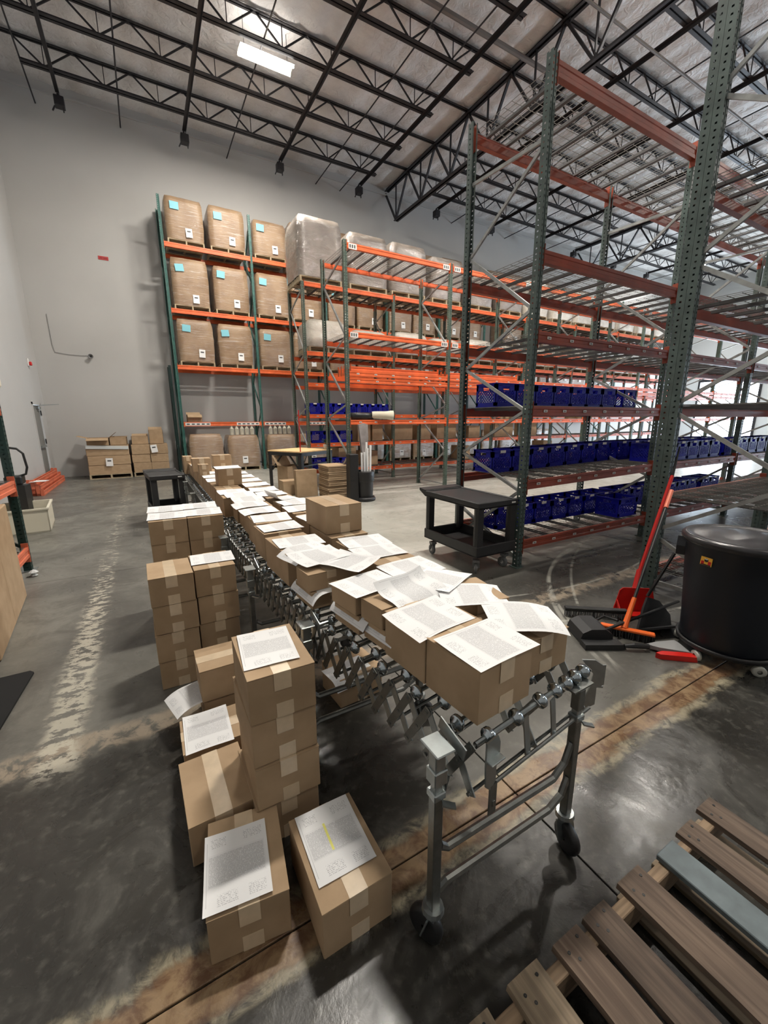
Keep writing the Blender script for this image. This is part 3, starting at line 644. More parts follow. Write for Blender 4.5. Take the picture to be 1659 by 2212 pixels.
for k in range(8): crate(RX0+.245+.352*k+(.17 if k > 6 else 0), 3.98, 1.868, 'blue crate on the eye-level shelf above the black cart, %s from the left' % ORD[k], 'crates on the eye-level shelf', tg=False)
for k in range(16): crate(RX0+.245+.352*(k % 7)+RP*(k//7), 3.98, (1.049+.0063*k) if k < 7 else 1.089, 'tagged blue crate on the waist-high shelf behind the cart, %s from the left' % ORD[k], 'crates on the waist-high shelf')
for k in range(16): crate(RX0+.245+.352*(k % 7)+RP*(k//7), 3.86, .339, 'blue crate on the lowest shelf behind the black cart, %s from the left' % ORD[k], 'crates on the lowest shelf')
crate(5.93, 3.46, .339, 'large blue crate standing forward near the edge of the lowest shelf', 'larger blue crates', 0, False, 1.35, .95)
crate(6.70, 3.46, 1.089, 'large blue crate standing forward on the waist-high shelf behind the near post', 'larger blue crates', 0, False, 1.6, .95)
for k in range(6): crate(7.22+.36*k+(.15 if k > 3 else 0), 3.46, 1.089, 'blue crate in the forward waist-high row right of the near post, %s from left' % ORD[k], 'forward crates on the waist-high shelf', 0, True)
for k in range(5): crate(9.5+.38*k, 3.5, 1.089, 'blue crate in the far forward waist-high group at right, %s from left' % ORD[k], 'far forward crates on the waist-high shelf', 0, True)
for k in range(7): crate(4.0+.352*k, 10.93, 1.879, 'blue crate on the shelf above the packing bench, %s from the left' % ORD[k], 'crates above the bench')
for k in range(3): crate(4.06+.42*k, 10.98, 1.110, 'blue storage crate just behind the packing bench, %s from the left' % ORD[k], 'crates behind the bench', 0, False, 1.2, 1.1)
for k in range(3): crate(4.1+.42*k, 11.0, .390, 'blue crate on the lowest shelf seen under the bench top, %s from left' % ORD[k], 'crates under the bench shelf', 0, False, 1.2, 1.)

# ------------------------------------------------------------------ wrapped pallets
def pallet_mesh():
    mb = MB(); w, d = 1.02, 1.02
    for k in range(6): mb.box(-w/2+.0, -d/2+k*(d-.1)/5, .118, w/2, -d/2+k*(d-.1)/5+.1, .136)
    for x in (-w/2, -.02, w/2-.04): mb.box(x, -d/2, .018, x+.04, d/2, .118)
    for k in (0, 2.5, 5): mb.box(-w/2, -d/2+k*(d-.1)/5, 0, w/2, -d/2+k*(d-.1)/5+.1, .018)
    return mb.mesh('pallet', m_pwood)
pal_me = pallet_mesh()
def load_mesh(w, d, h, m, seed, bulge=.02, taper=.0, rnd=.05):
    rnd_ = random.Random(seed); nz_, nn = 9, 6; vs = []; fs = []; rings = []
    for j in range(nz_+1):
        v = j/nz_; z = h*v; b = bulge*math.sin(PI*v)*rnd_.uniform(.6, 1.3); ring = []
        tp = 1-taper*max(0, v-.75)*4; hw, hd = (w/2+b)*tp, (d/2+b)*tp
        if j == nz_: hw -= rnd*.6; hd -= rnd*.6
        for s in range(4):
            for i in range(nn):
                u = -1+2*i/nn; c = min(1, (1-abs(u))*5+.0); k = 1-(.10*(1-c)*(rnd/.05)*.35)
                x, y_ = [(u*hw, -hd), (hw, u*hd), (-u*hw, hd), (-hw, -u*hd)][s]
                ring.append((x*k+rnd_.uniform(-.006, .006), y_*k+rnd_.uniform(-.006, .006), z+rnd_.uniform(-.004, .004)*(j > 0)))
        rings.append(ring)
    n = 4*nn; vs = [p for r in rings for p in r]
    for j in range(nz_):
        for k in range(n): a = j*n+k; b = j*n+(k+1) % n; fs.append((a, b, b+n, a+n))
    vs.append((0, 0, h+.004)); c = len(vs)-1
    for k in range(n): fs.append((nz_*n+k, nz_*n+(k+1) % n, c))
    return MB().add(vs, fs).mesh('load', m, True)
lab_me = MB().box(-.09, -.003, -.12, .09, 0, .12, 0).box(-.05, -.004, .02, .05, -.003, .06, 1).mesh('label_sheet', [m_plain, m_ink])
blue_me = MB().box(-.12, -.003, -.10, .12, 0, .10).mesh('blue_sheet', m_blue_sheet)
skirt_me = None
def pallet_load(x, y, z, w, d, h, m, label, group, blue=True, lab=True, seed=0, taper=0., rnd=.05, jugs=False, lx=.12):
    t = thing('wrapped_pallet', label, 'wrapped pallet', (x, y, z), 0, group)
    link('pallet', pal_me, t, scale=(w/1.02*.98, d/1.02*.98, 1))
    hh = h-.14
    b = link('carton_stack', load_mesh(w, d, hh, m, seed, .018, taper, rnd), t, (0, 0, .137))
    if lab: link('label_sheet', lab_me, t, (lx+random.uniform(-.03, .03), -d/2-.040, .36+random.uniform(-.04, .04)), (.0, random.uniform(-.05, .05), 0))
    if blue: link('blue_sheet', blue_me, t, (-w*.27+random.uniform(-.04, .04), -d/2-.040, h-.27+random.uniform(-.03, .03)), (0, random.uniform(-.12, .12), 0))
    return t
lv_names = {6.90: 'top', 5.08: 'middle', 3.43: 'lower'}
for z, hh in ((6.90, 1.30), (5.08, 1.42), (3.43, 1.38)):
    for k in range(16):
        bay, s = divmod(k, 2); x = WX0 + bay*WP + (.66 if s == 0 else 1.87)
        h = hh + random.uniform(-.06, .05)
        if k == 2 and z == 6.90: h = 1.16
        if bay >= 2 and random.random() < .18 and bay > 3: continue
        pallet_load(x, WY+.56, z+.001, 1.06 if k else 1.04, .98, h, m_wrap, 'brown wrapped pallet on the back-wall rack, %s level, %s from the left' % (lv_names[z], ORD[k]), 'brown pallets on the back rack', blue=k < 6, seed=int(z*10)+k)
for k in range(14):
    bay, s = divmod(k, 2); x = WX0 + bay*WP + (.66 if s == 0 else 1.87)
    pallet_load(x, WY+.5, 0, 1.04, 1.0, 1.22 if k else 1.28, m_wrap if k != 5 else m_wrap_g, 'loosely wrapped pallet on the floor under the back rack, %s from left' % ORD[k], 'floor pallets under the back rack', blue=False, seed=100+k, taper=.04, lx=0)
    if k in (1, 2):
        for q_ in range(5):
            tag(link('white_jug', MB().lathe([(.001, 0), (.07, 0), (.07, .2), (.03, .26), (.03, .3), (.001, .3)], 10).mesh('white_jug', m_jug), None, (x-.34+q_*.17, WY+.2, 1.235)), 'white jug on the %s floor pallet under the back rack, %s jug' % (ORD[k], ORD[q_]), 'jug', 'white jugs on floor pallets')
for k in range(13):
    bay, s = divmod(k, 2); x = MX0 + bay*MP + (.52 if s == 0 else 1.88)
    first = (k == 0)
    pallet_load(x, 11.28, 5.109, 1.16 if k < 3 else 1.1, 1.10, 1.50 if k == 0 else (1.38 if k < 3 else (1.25 if k < 4 else random.uniform(.95, 1.2))), m_wrap_g if k < 6 else m_wrap_w, 'clear-film wrapped pallet on top of the third rack row, %s from left' % ORD[k], 'film-wrapped pallets on the third row', blue=False, lab=False, seed=200+k, taper=.03, rnd=.05)
for k in range(12):
    bay, s = divmod(k, 2); x = MX0 + bay*MP + (.68 if s == 0 else 1.95)
    pallet_load(x, 11.26, 3.470, 1.10, .95, (.80 if s == 0 else .70) + random.uniform(-.05, .06), m_wrap_w, 'low pale wrapped pallet, second level down, third rack row, %s from left' % ORD[k], 'low wrapped pallets on the third row', blue=False, lab=False, seed=300+k, taper=.10, rnd=.08)
# cartons on the third row's lower shelves
def plain_box(x, y, z, w, l, h, label, cat='carton', name='carton', group=None, rz=0, m=None):
    o = link(name, MB().cbox(-w/2, -l/2, 0, w/2, l/2, h, .004).box(-w/2+.002, -.002, h-.001, w/2-.002, .002, h+.0015).mesh(name, m or m_card), None, (x, y, z), (0, 0, rz)); return tag(o, label, cat, group)
for k, (x, w, h) in enumerate(((5.55, .42, .62), (6.0, .35, .55), (6.9, .7, .60), (7.7, .5, .45), (8.6, .8, .55), (9.8, .5, .4), (11.2, .9, .6), (12.6, .6, .5))):
    plain_box(x, 11.2, 1.108, w, .55, h, 'brown carton on the waist-high shelf, third rack row, %s from left' % ORD[k], group='cartons on third row waist shelf')
for k, (x, w, h) in enumerate(((5.0, .55, .55), (5.75, .5, .42), (9.45, .4, .45), (13.6, .5, .5))):
    plain_box(x, 11.2, .392, w, .55, h, 'brown carton on the lowest shelf, third rack row, %s from left' % ORD[k], group='cartons on third row lowest shelf')
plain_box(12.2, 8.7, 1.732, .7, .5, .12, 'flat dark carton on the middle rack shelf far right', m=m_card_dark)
plain_box(9.3, 8.75, 1.732, .5, .5, .08, 'thin brown board resting on the middle rack shelf')

# open carton on the low beam of the back rack
t = thing('open_carton', 'small open brown carton perched on the label-striped beam at back left', 'carton', (1.42, WY+.3, 1.675))
def open_box(t, w, l, h, flaps, me_in=m_card_dark, th=.006):
    link('carton_body', MB().box(-w/2, -l/2, 0, w/2, l/2, .006).box(-w/2, -l/2, 0, -w/2+th, l/2, h).box(w/2-th, -l/2, 0, w/2, l/2, h).box(-w/2, -l/2, 0, w/2, -l/2+th, h).box(-w/2, l/2-th, 0, w/2, l/2, h).mesh('open_body', m_card), t)
    for (sd, ang, ln) in flaps:
        f = MB()
        if sd == 'L': f.box(-ln, -l/2+.005, -.003, 0, l/2-.005, 0); o = link('flap', f.mesh('flap', m_card), t, (-w/2, 0, h), (0, ang, 0))
        if sd == 'R': f.box(0, -l/2+.005, -.003, ln, l/2-.005, 0); o = link('flap', f.mesh('flap', m_card), t, (w/2, 0, h), (0, -ang, 0))
        if sd == 'F': f.box(-w/2+.005, -ln, -.003, w/2-.005, 0, 0); o = link('flap', f.mesh('flap', m_card), t, (0, -l/2, h), (-ang, 0, 0))
        if sd == 'B': f.box(-w/2+.005, 0, -.003, w/2-.005, ln, 0); o = link('flap', f.mesh('flap', m_card), t, (0, l/2, h), (ang, 0, 0))
open_box(t, .44, .36, .24, [('F', -.6, .16), ('B', .5, .16)])

# two floor pallets left of the back rack, with open cartons on top
def stacked_pallet(x, y, w, d, rows, label):
    t = thing('carton_pallet', label, 'pallet load', (x, y, 0), 0, 'open pallets by the back wall')
    link('pallet', pal_me, t, scale=(w/1.02, d/1.02, 1))
    me = MB().cbox(0, 0, 0, 1, 1, 1, .012).mesh('carton', m_card)
    z = .137
    for (h, cols) in rows:
        for c in range(cols):
            link('carton', me, t, (-w/2+c*w/cols+.004+random.uniform(-.01, .01), -d/2+random.uniform(0, .02), z), scale=(w/cols-.01, d-.03, h-.006))
        z += h
    return t, z
t, z1 = stacked_pallet(-1.09, 15.46, 1.10, 1.0, [(.28, 1), (.28, 1), (.30, 1)], 'brown carton stack on a pallet by the back wall, the left of the two')
link('label_sheet', lab_me, t, (0, -.53, .50), (0, .03, 0))
link('torn_film', MB().bar((-.54, -.52, z1-.03), (.54, -.5, z1-.08), .02, .10).mesh('torn_film', m_clear), t)
t, z2 = stacked_pallet(.02, 15.52, 1.02, .95, [(.30, 2), (.26, 2), (.30, 2)], 'brown carton stack on a pallet by the back wall, the right of the two')
link('label_sheet', lab_me, t, (.12, -.51, z2-.14), (0, -.12, 0))
t = thing('open_carton', 'open brown carton with spread flaps on the left stack by the back wall', 'carton', (-1.32, 15.42, z1)); open_box(t, .56, .7, .22, [('L', .25, .25), ('R', .7, .25), ('F', -.3, .22)])
t = thing('open_carton', 'second open brown carton beside it on the left stack, by the back wall', 'carton', (-.80, 15.45, z1)); open_box(t, .44, .7, .25, [('R', -.1, .02)])
t = thing('open_carton', 'open brown carton on the left half of the right stack by the back wall', 'carton', (-.22, 15.5, z2)); open_box(t, .46, .6, .25, [('B', .3, .2)])
t = thing('open_carton', 'upright empty carton standing tallest on the right stack by the back wall', 'carton', (.24, 15.5, z2)); open_box(t, .40, .5, .44, [('B', 1.0, .1)])

# ------------------------------------------------------------------ shipping boxes, tape and papers
box_cache = {}
def box_meshes(w, l, h):
    key = (round(w, 3), round(l, 3), round(h, 3))
    if key in box_cache: return box_cache[key]
    tw = .058 if min(w, l) > .2 else .045; tw *= 1.16; e = .0009
    body = MB().cbox(-w/2, -l/2, 0, w/2, l/2, h-.004, .003).mesh('box_body', m_card)
    fa = MB().cbox(-w/2-.001, -l/2-.0015, h-.0035, -.0012, l/2+.0015, h, .001).mesh('top_flap', m_card)
    fb = MB().cbox(.0012, -l/2-.0015, h-.0035, w/2+.001, l/2+.0015, h, .001).mesh('top_flap', m_card)
    tt = MB(); d = min(.075, h*.42)
    tt.box(-tw/2, -l/2-.002, h, tw/2, l/2+.002, h+e)
    for s in (-1, 1): tt.box(-tw/2, s*(l/2+.0016) if s > 0 else -l/2-.0016-e, h-d, tw/2, s*(l/2+.0016)+e if s > 0 else -l/2-.0016, h+e)
    bt = MB(); bt2 = MB()
    for s in (-1, 1): (bt if s < 0 else bt2).box(-tw/2+.004, (l/2+.0003) if s > 0 else -l/2-.0003-e, .001, tw/2+.004, (l/2+.0003)+e if s > 0 else -l/2-.0003, d*.85)
    box_cache[key] = (body, fa, fb, tt.mesh('top_tape', m_tape), bt.mesh('end_tape', m_tape), bt2.mesh('end_tape', m_tape)); return box_cache[key]
def ship_box(x, y, z, w, l, h, label, rz=0, group='taped shipping boxes', tape90=False):
    """x, y: front-left bottom corner; w along X, l along Y"""
    c, s = math.cos(rz), math.sin(rz); cx_, cy_ = x+c*w/2-s*l/2, y+s*w/2+c*l/2
    a, b_ = (l, w) if tape90 else (w, l)
    t = thing('shipping_box', label, 'box', (cx_, cy_, z), rz+(PI/2 if tape90 else 0), group)
    for nm, me in zip(('box_body', 'top_flap', 'top_flap', 'top_tape', 'end_tape', 'end_tape'), box_meshes(a, b_, h)): link(nm, me, t)
    return t
pap_n = [0]
def paper(cx_, cy_, z, rz, label, long_x=True, curl=(0, 0, 0, 0), wave=.004, tilt=(0, 0), group='printed order sheets', m=None, flip=False):
    """sheet .279 x .216; curl lifts (+) or droops (-) the four sides: left, right, front, back (metres)"""
    L_, S_ = .279, .216; w, l = (L_, S_) if long_x else (S_, L_); n = 12; rnd = random.Random(pap_n[0]); pap_n[0] += 1
    p1, p2 = rnd.uniform(0, 6), rnd.uniform(0, 6); vs = []; fs = []; uvs = []
    for j in range(n+1):
        for i in range(n+1):
            u, v = i/n, j/n
            zz_ = .0022 + wave*(1+math.sin(p1+u*5)*math.cos(p2+v*4))*.5
            zz_ += curl[0]*max(0, 1-u/.45)**2 + curl[1]*max(0, (u-.55)/.45)**2 + curl[2]*max(0, 1-v/.45)**2 + curl[3]*max(0, (v-.55)/.45)**2
            x = (u-.5)*w; y_ = (v-.5)*l
            # shorten as the side bends so that the sheet keeps its length
            if abs(curl[0]) > .03 and u < .45: x += abs(curl[0])*.45*(1-u/.45)**2
            if abs(curl[1]) > .03 and u > .55: x -= abs(curl[1])*.45*((u-.55)/.45)**2
            if abs(curl[2]) > .03 and v < .45: y_ += abs(curl[2])*.45*(1-v/.45)**2
            if abs(curl[3]) > .03 and v > .55: y_ -= abs(curl[3])*.45*((v-.55)/.45)**2
            vs.append((x, y_, zz_)); uu, vv = (u, v) if long_x else (v, 1-u)
            if flip: uu, vv = 1-uu, 1-vv
            uvs.append((uu, vv))
    for j in range(n):
        for i in range(n):
            a = j*(n+1)+i; fs.append((a, a+1, a+n+2, a+n+1))
    me = bpy.data.meshes.new('paper_sheet'); me.from_pydata(vs, [], fs); me.materials.append(m or m_paper)
    me.polygons.foreach_set('use_smooth', [True]*len(fs)); uvl = me.uv_layers.new(name='UVMap')
    for p in me.polygons:
        for li in p.loop_indices: uvl.data[li].uv = uvs[me.loops[li].vertex_index]
    o = link('paper_sheet', me, None, (cx_, cy_, z), (tilt[0], tilt[1], rz)); return tag(o, label, 'paper', group)

BW, BL, BH = .257, .355, .19
D2 = math.radians
# --- boxes standing on the floor
ship_box(-.012, 1.118, 0, .257, .345, .186, 'lowest front shipping box at bottom left, half covered by a printed sheet', D2(-8))
paper(.105, 1.248, .187, D2(-8), 'printed sheet on the front-left floor box, half in shadow', False, (0, 0, .006, 0), .004, group=None)
ship_box(.309, .950, 0, .257, .355, .195, 'floor box nearest the camera with a yellow-lined sheet on it', D2(0))
paper(.437, 1.160, .196, D2(-1), 'printed sheet with a yellow highlighted line on the nearest floor box', False, (0, 0, 0, .004), .003, group=None, m=m_paper_y)
ship_box(-.033, 1.472, 0, .26, .355, .19, 'shipping box with bare tape, standing behind the front-left floor box', D2(2))
ship_box(-.022, 1.872, 0, .355, .255, .19, 'shipping box with a sheet on it, left of the four-high stack', D2(0), tape90=True)
paper(.098, 1.995, .192, D2(-1), 'printed sheet on the low box left of the four-high stack', False, (0, 0, .0, .004), .004, group=None)
Z = 0
for k in range(4):
    ship_box(.216+(-.004, .002, .0, .0)[k], 1.405+(.005, -.002, .004, 0)[k], k*.196, .26, .36, .195, 'box in the four-high stack by the conveyor leg, %s from the floor' % ORD[k], D2((1, -.5, .5, -1.)[k]))
paper(.338, 1.60, .785, D2(-5), 'printed sheet on top of the four-high stack', False, (0, 0, .0, .004), .003, group=None)
ship_box(.105, 2.22, 0, .355, .25, .19, 'bottom box under the small taped box behind the four-high stack', D2(1), tape90=True)
ship_box(.100, 2.21, .196, .355, .255, .19, 'box with crosswise tape behind the four-high stack', D2(1), tape90=True)
paper(.06, 2.33, .189, D2(15), 'sheet slipped between two boxes and hanging out to the left', True, (-.035, 0, 0, 0), .002, group=None)
for k in range(4):
    j = random.uniform(-.004, .004)
    ship_box(-.097+j, 2.76+j, k*.193, .255, .34, .19, 'box in the left column of the middle floor stack, %s from the floor' % ORD[k], D2(1))
    ship_box(.166+j, 2.785-j, k*.193, .255, .35, .19, 'box in the right column of the middle floor stack, %s from the floor' % ORD[k], D2(1))
paper(.30, 2.985, .772, D2(-2), 'printed sheet on the right column of the middle floor stack', True, (0, 0, 0, .004), .003, group=None)
for k in range(5):
    for c in range(2):
        for r in range(2):
            ship_box(-.072+c*.278+random.uniform(-.002, .002), 3.56+r*.30, k*.191, .270, .292, .19, 'box in the farthest floor stack, %s from the floor, %s column, %s row' % (ORD[k], ('left', 'right')[c], ('front', 'rear')[r]), 0)
for c in range(2):
    for r in range(2):
        paper(.063+c*.278, 3.705+r*.30, .956, D2(-3), 'printed sheet on the farthest floor stack, %s column, %s row' % (('left', 'right')[c], ('front', 'rear')[r]), True, (0, 0, -.0, .012), .004, group=None)
# --- boxes under the conveyor
ship_box(.84, 2.02, 0, .30, .257, .19, 'dim box with a sheet lying under the conveyor', D2(4))
paper(.93, 2.08, .19, D2(8), 'sheet drooping over the box under the conveyor', True, (0, 0, -.05, 0), .004, group=None)

# --- boxes on the conveyor (left column, then right column)
CZ = .803
left = [(.776, .795, .253, .243, .186, 5), (.753, 1.042, .255, .243, .186, 5),
        (.598, 2.14, .257, .41, .186, 3), (.592, 2.63, .257, .27, .186, 2), (.612, 2.935, .25, .29, .186, 1), (.632, 3.26, .25, .26, .186, 0),
        (.64, 3.545, .25, .22, .186, 0), (.632, 3.80, .252, .27, .186, -1), (.566, 4.115, .275, .32, .186, -1), (.585, 4.47, .26, .35, .186, 0), (.585, 4.86, .26, .36, .186, 0),
        (.585, 5.27, .255, .34, .186, 0), (.585, 5.65, .255, .35, .186, 0), (.585, 6.05, .255, .35, .186, 0), (.58, 6.45, .255, .35, .186, 0), (.575, 6.85, .255, .35, .186, 0), (.575, 7.25, .255, .35, .186, 0), (.57, 7.65, .255, .35, .186, 0)]
right = [(1.06, .880, .245, .245, .150, 1), (1.00, 1.165, .25, .245, .186, -8), (.975, 1.43, .25, .21, .186, 0),
         (.955, 1.68, .25, .255, .186, 2), (.945, 1.98, .255, .27, .186, 2), (.938, 2.32, .262, .37, .186, 2), (.950, 2.78, .255, .30, .186, 0), (.945, 3.12, .258, .34, .186, 0), (.945, 3.50, .27, .26, .186, 0),
         (.925, 3.82, .258, .35, .186, 0), (.905, 4.22, .262, .37, .186, 0), (.90, 4.65, .262, .35, .186, 0), (.90, 5.05, .26, .35, .186, 0), (.90, 5.45, .26, .35, .186, 0), (.90, 5.85, .26, .35, .186, 0),
         (.90, 6.25, .26, .35, .186, 0), (.89, 6.65, .26, .35, .186, 0), (.89, 7.05, .26, .35, .186, 0)]
for k, (x, y, w, l, h, a) in enumerate(left): ship_box(x, y, CZ, w, l, h, 'box in the left row on the conveyor, %s from the near end' % ORD[k+(0 if k < 2 else 3)], D2(a), 'boxes in the left row on the conveyor')
for k, (x, y, w, l, h, a) in enumerate(right): ship_box(x, y, CZ, w, l, h, 'box in the right row on the conveyor, %s from the near end' % ORD[k], D2(a), 'boxes in the right row on the conveyor')
# thin boxes in two layers in the left row
thin = [(.728, 1.300, .25, .150, 8), (.690, 1.465, .27, .20, 8), (.600, 1.80, .25, .15, 5)]
for k, (x, y, w, l, a) in enumerate(thin):
    for q_ in range(2):
        ship_box(x+(.012 if q_ == 0 else 0), y-(.004 if q_ == 0 else 0), CZ+q_*.094, w, l+(0 if k != 2 or q_ else .05), .090, 'thin box in the %s layer of the left conveyor row, %s thin pair' % (('lower', 'upper')[q_], ORD[k]), D2(a), 'thin layered boxes')
    paper(x+.070, y+.09, CZ+.0915, D2(90+a), 'sheet sandwiched between the %s thin pair of boxes and drooping out' % ORD[k], True, (0, 0, 0, -.05), .001, group=None)
# boxes on top of the conveyor boxes
ship_box(.938, 2.40, .9925, .257, .37, .188, 'box standing on top of the right conveyor row with bare tape', D2(1.5), 'upper boxes on the conveyor')
ship_box(.640, 4.91, .9925, .258, .24, .188, 'box with a sheet standing on top of the left conveyor row', 0, 'upper boxes on the conveyor')
paper(.768, 5.03, 1.182, 0, 'sheet on the box standing on the left conveyor row', True, (0, 0, -.0, .01), .004, group=None)
ship_box(.52, 6.50, .9925, .25, .22, .188, 'far left upright box on top of the conveyor boxes', 0, 'upper boxes on the conveyor')
ship_box(.55, 5.96, .9925, .125, .16, .15, 'small narrow box on top of the far conveyor boxes', 0, 'upper boxes on the conveyor')
ship_box(.86, 6.95, .9925, .27, .23, .188, 'far right box on top of the conveyor boxes', 0, 'upper boxes on the conveyor')
ship_box(.50, 7.95, CZ, .14, .3, .30, 'pale narrow carton at the far end of the conveyor', 0, 'upper boxes on the conveyor')
# sheets on the conveyor boxes: x, y centre, rot, long_x, curl(l, r, f, b), wave
PZ = CZ+.1875
sheets = [(.905, .905, 4, 1, (0, 0, 0, .004), .003, 0), (.845, 1.150, 7, 1, (-.006, .0, -.004, .010), .005, 0),
          (1.165, .985, -30, 1, (0, -.02, -.012, 0), .006, 0), (1.125, 1.225, -28, 1, (-.006, -.012, 0, .002), .006, 0),
          (.915, 1.375, 10, 1, (0, .015, -.03, .04), .008, .006), (1.11, 1.43, 28, 1, (0, -.01, 0, 0), .008, .006), (.795, 1.555, 10, 1, (0, 0, .004, .0), .006, 0),
          (1.075, 1.62, 5, 1, (-.005, 0, 0, .005), .008, 0), (.825, 1.82, -62, 1, (0, .01, 0, .012), .012, .012), (.725, 1.98, 12, 1, (.0, .0, 0, .012), .010, .014), (.70, 2.13, 12, 1, (-.035, 0, 0, .006), .008, .006),
          (1.06, 1.94, -3, 1, (0, 0, 0, 0), .006, 0), (1.085, 2.15, -5, 1, (0, 0, 0, .004), .005, 0), 
          (.735, 2.36, -2, 1, (0, 0, 0, 0), .005, 0), (.735, 2.77, 2, 1, (0, 0, 0, .0), .006, 0), (.75, 3.07, -5, 1, (0, .0, -.006, .004), .008, 0), (.725, 3.36, 3, 1, (-.008, 0, 0, .006), .008, 0),
          (.715, 3.65, 2, 1, (-.012, 0, 0, .008), .008, 0), (.755, 3.92, 0, 1, (0, 0, -.006, .012), .008, 0), (.735, 4.19, 0, 1, (0, 0, 0, .014), .007, 0), (.70, 4.40, 2, 1, (0, 0, 0, .014), .007, 0),
          (1.07, 2.92, 3, 1, (0, 0, 0, .0), .006, 0), (1.06, 3.28, 0, 1, (0, 0, 0, .004), .008, 0), (1.09, 3.56, 5, 1, (0, 0, -.004, .006), .008, 0), (1.03, 3.80, 14, 1, (.075, 0, 0, .0), .008, 0),
          (1.02, 4.10, 0, 1, (0, 0, 0, .008), .008, 0), (1.02, 4.40, 0, 1, (0, 0, 0, .010), .008, 0), (1.03, 4.80, 0, 1, (0, 0, 0, .01), .005, 0), (1.03, 5.20, 0, 1, (0, 0, 0, .01), .005, 0), (1.03, 5.6, 0, 1, (0, 0, 0, .01), .005, 0),
          (.71, 5.42, 0, 1, (0, 0, 0, .01), .005, 0), (.71, 5.8, 0, 1, (0, 0, 0, .01), .005, 0), (1.03, 6.0, 0, 1, (0, 0, 0, .01), .005, 0), (1.03, 6.4, 0, 1, (0, 0, 0, .01), .005, 0), (.72, 6.22, 0, 1, (0, 0, 0, .01), .005, 0), (.71, 7.05, 0, 1, (0, 0, 0, .01), .005, 0), (.71, 7.4, 0, 1, (0, 0, 0, .01), .005, 0)]
for k, (x, y, a, lx, cu, wv, dz_) in enumerate(sheets):
    side = 'left' if x < .88 else 'right'
    paper(x, y, PZ+dz_+.0006, D2(a), 'printed sheet on the %s row of conveyor boxes, %s sheet from the near end' % (side, ORD[k]), bool(lx), cu, wv, group='order sheets on the conveyor', flip=k % 2 == 1)

# ------------------------------------------------------------------ expandable skate-wheel conveyor
conv = thing('skate_wheel_conveyor', 'expandable steel skate-wheel conveyor with scissor sides carrying the taped boxes', 'conveyor', (0, 0, 0))
def edge(y):
    P = [(.60, .750), (.78, .733), (1.0, .702), (1.26, .657), (1.6, .605), (2.0, .565), (2.5, .530), (3.1, .500), (4.5, .480), (8.8, .480)]
    for (a, xa), (b_, xb) in zip(P, P[1:]):
        if y <= b_: return xa+(xb-xa)*max(0, (y-a))/(b_-a)
    return P[-1][1]
def eang(y): return -math.atan2(edge(y+.2)-edge(y-.15), .35)
def cp(y, off, z): a = eang(y); return Vector((edge(y)+off*math.cos(a), y+off*math.sin(a), z))
CW = .64; ZT = CZ-.028; ZL = ZT-.165
ay = []; y = .765; st = .088
while y < 8.45:
    ay.append(y); st = .094 if y < 1.6 else (.078 if y < 3 else .070); y += st
link_me = {}
def linkbar(up_):
    if up_ not in link_me:
        dy = .092; a = Vector((0, 0, ZT if up_ else ZL)); b_ = Vector((0, dy, ZL if up_ else ZT)); d = (b_-a).normalized()
        m = MB().bar(a-d*.012, b_+d*.012, .004, .029, 0, (0, -d.z, d.y))
        for p in (a, (a+b_)/2, b_): m.lathe([(.001, -.006), (.007, -.005), (.007, .005), (.001, .006)], 8, 'X', tuple(p))
        link_me[up_] = m.mesh('scissor_link', m_zinc_d if up_ else m_zinc)
    return link_me[up_]
nlink = 0; rest = MB()
for i in range(len(ay)-1):
    for side, xo in (('l', 0), ('r', CW), ('m', CW*.5)):
        if side == 'm' and i > 22: continue
        p0 = cp(ay[i], xo, 0); p1 = cp(ay[i+1], xo, 0); dist = (p1-p0).length; rzz = -math.atan2(p1.x-p0.x, p1.y-p0.y)
        for upf in (True, False):
            ox = (-.007 if upf else 0)*(1 if side != 'r' else -1)
            if nlink < 290:
                link('scissor_link', linkbar(upf), conv, (p0.x+ox, p0.y, 0), (0, 0, rzz), (1, dist/.092, 1)); nlink += 1
            else: rest.bar((p0.x+ox, p0.y, ZT if upf else ZL), (p1.x+ox, p1.y, ZL if upf else ZT), .004, .026, 0, (0, 1, 0))
o = link('scissor_links_far', rest.mesh('scissor_links_far', m_zinc_d), conv); o['kind'] = 'stuff'
axle_me = MB().tube([(-.014, 0, 0), (CW+.014, 0, 0)], .005, 6).mesh('axle', m_zinc_d); low_me = MB().tube([(-.014, 0, 0), (CW+.014, 0, 0)], .0065, 6).mesh('lower_rod', m_zinc_d)
wheel_me = MB().lathe([(.006, -.018), (.012, -.018), (.015, -.011), (.024, -.009), (.027, -.006), (.027, .006), (.024, .009), (.015, .011), (.012, .018), (.006, .018)], 14, 'X').mesh('skate_wheel', m_wheel, True)
spacer_me = MB().lathe([(.0085, 0), (.0085, 1)], 8, 'X').mesh('spacer', m_zinc)
nw = 0; wr = MB()
for i, y in enumerate(ay):
    a = eang(y); base = cp(y, 0, ZT)
    link('axle', axle_me, conv, base, (0, 0, a))
    if i % 2 == 0: link('lower_rod', low_me, conv, cp(y, 0, ZL), (0, 0, a))
    offs = ([.075, .21, .35, .49, .605] if i % 2 == 0 else [.035, .145, .28, .42, .555]) if i < 24 else ([.05, .35, .58] if i % 2 else [.12, .27, .50])
    if i == 0: offs = [.07, .205, .34, .43, .50, .56, .62]
    for ox in offs:
        p = cp(y, ox, ZT)
        if nw < 290: link('skate_wheel', wheel_me, conv, p, (0, 0, a)); nw += 1
        else: wr.lathe([(.006, -.012), (.027, -.007), (.027, .007), (.006, .012)], 8, 'X', tuple(p))
    if i < 24: link('spacer', spacer_me, conv, cp(y, .01, ZT), (0, 0, a), (CW-.02, 1, 1))
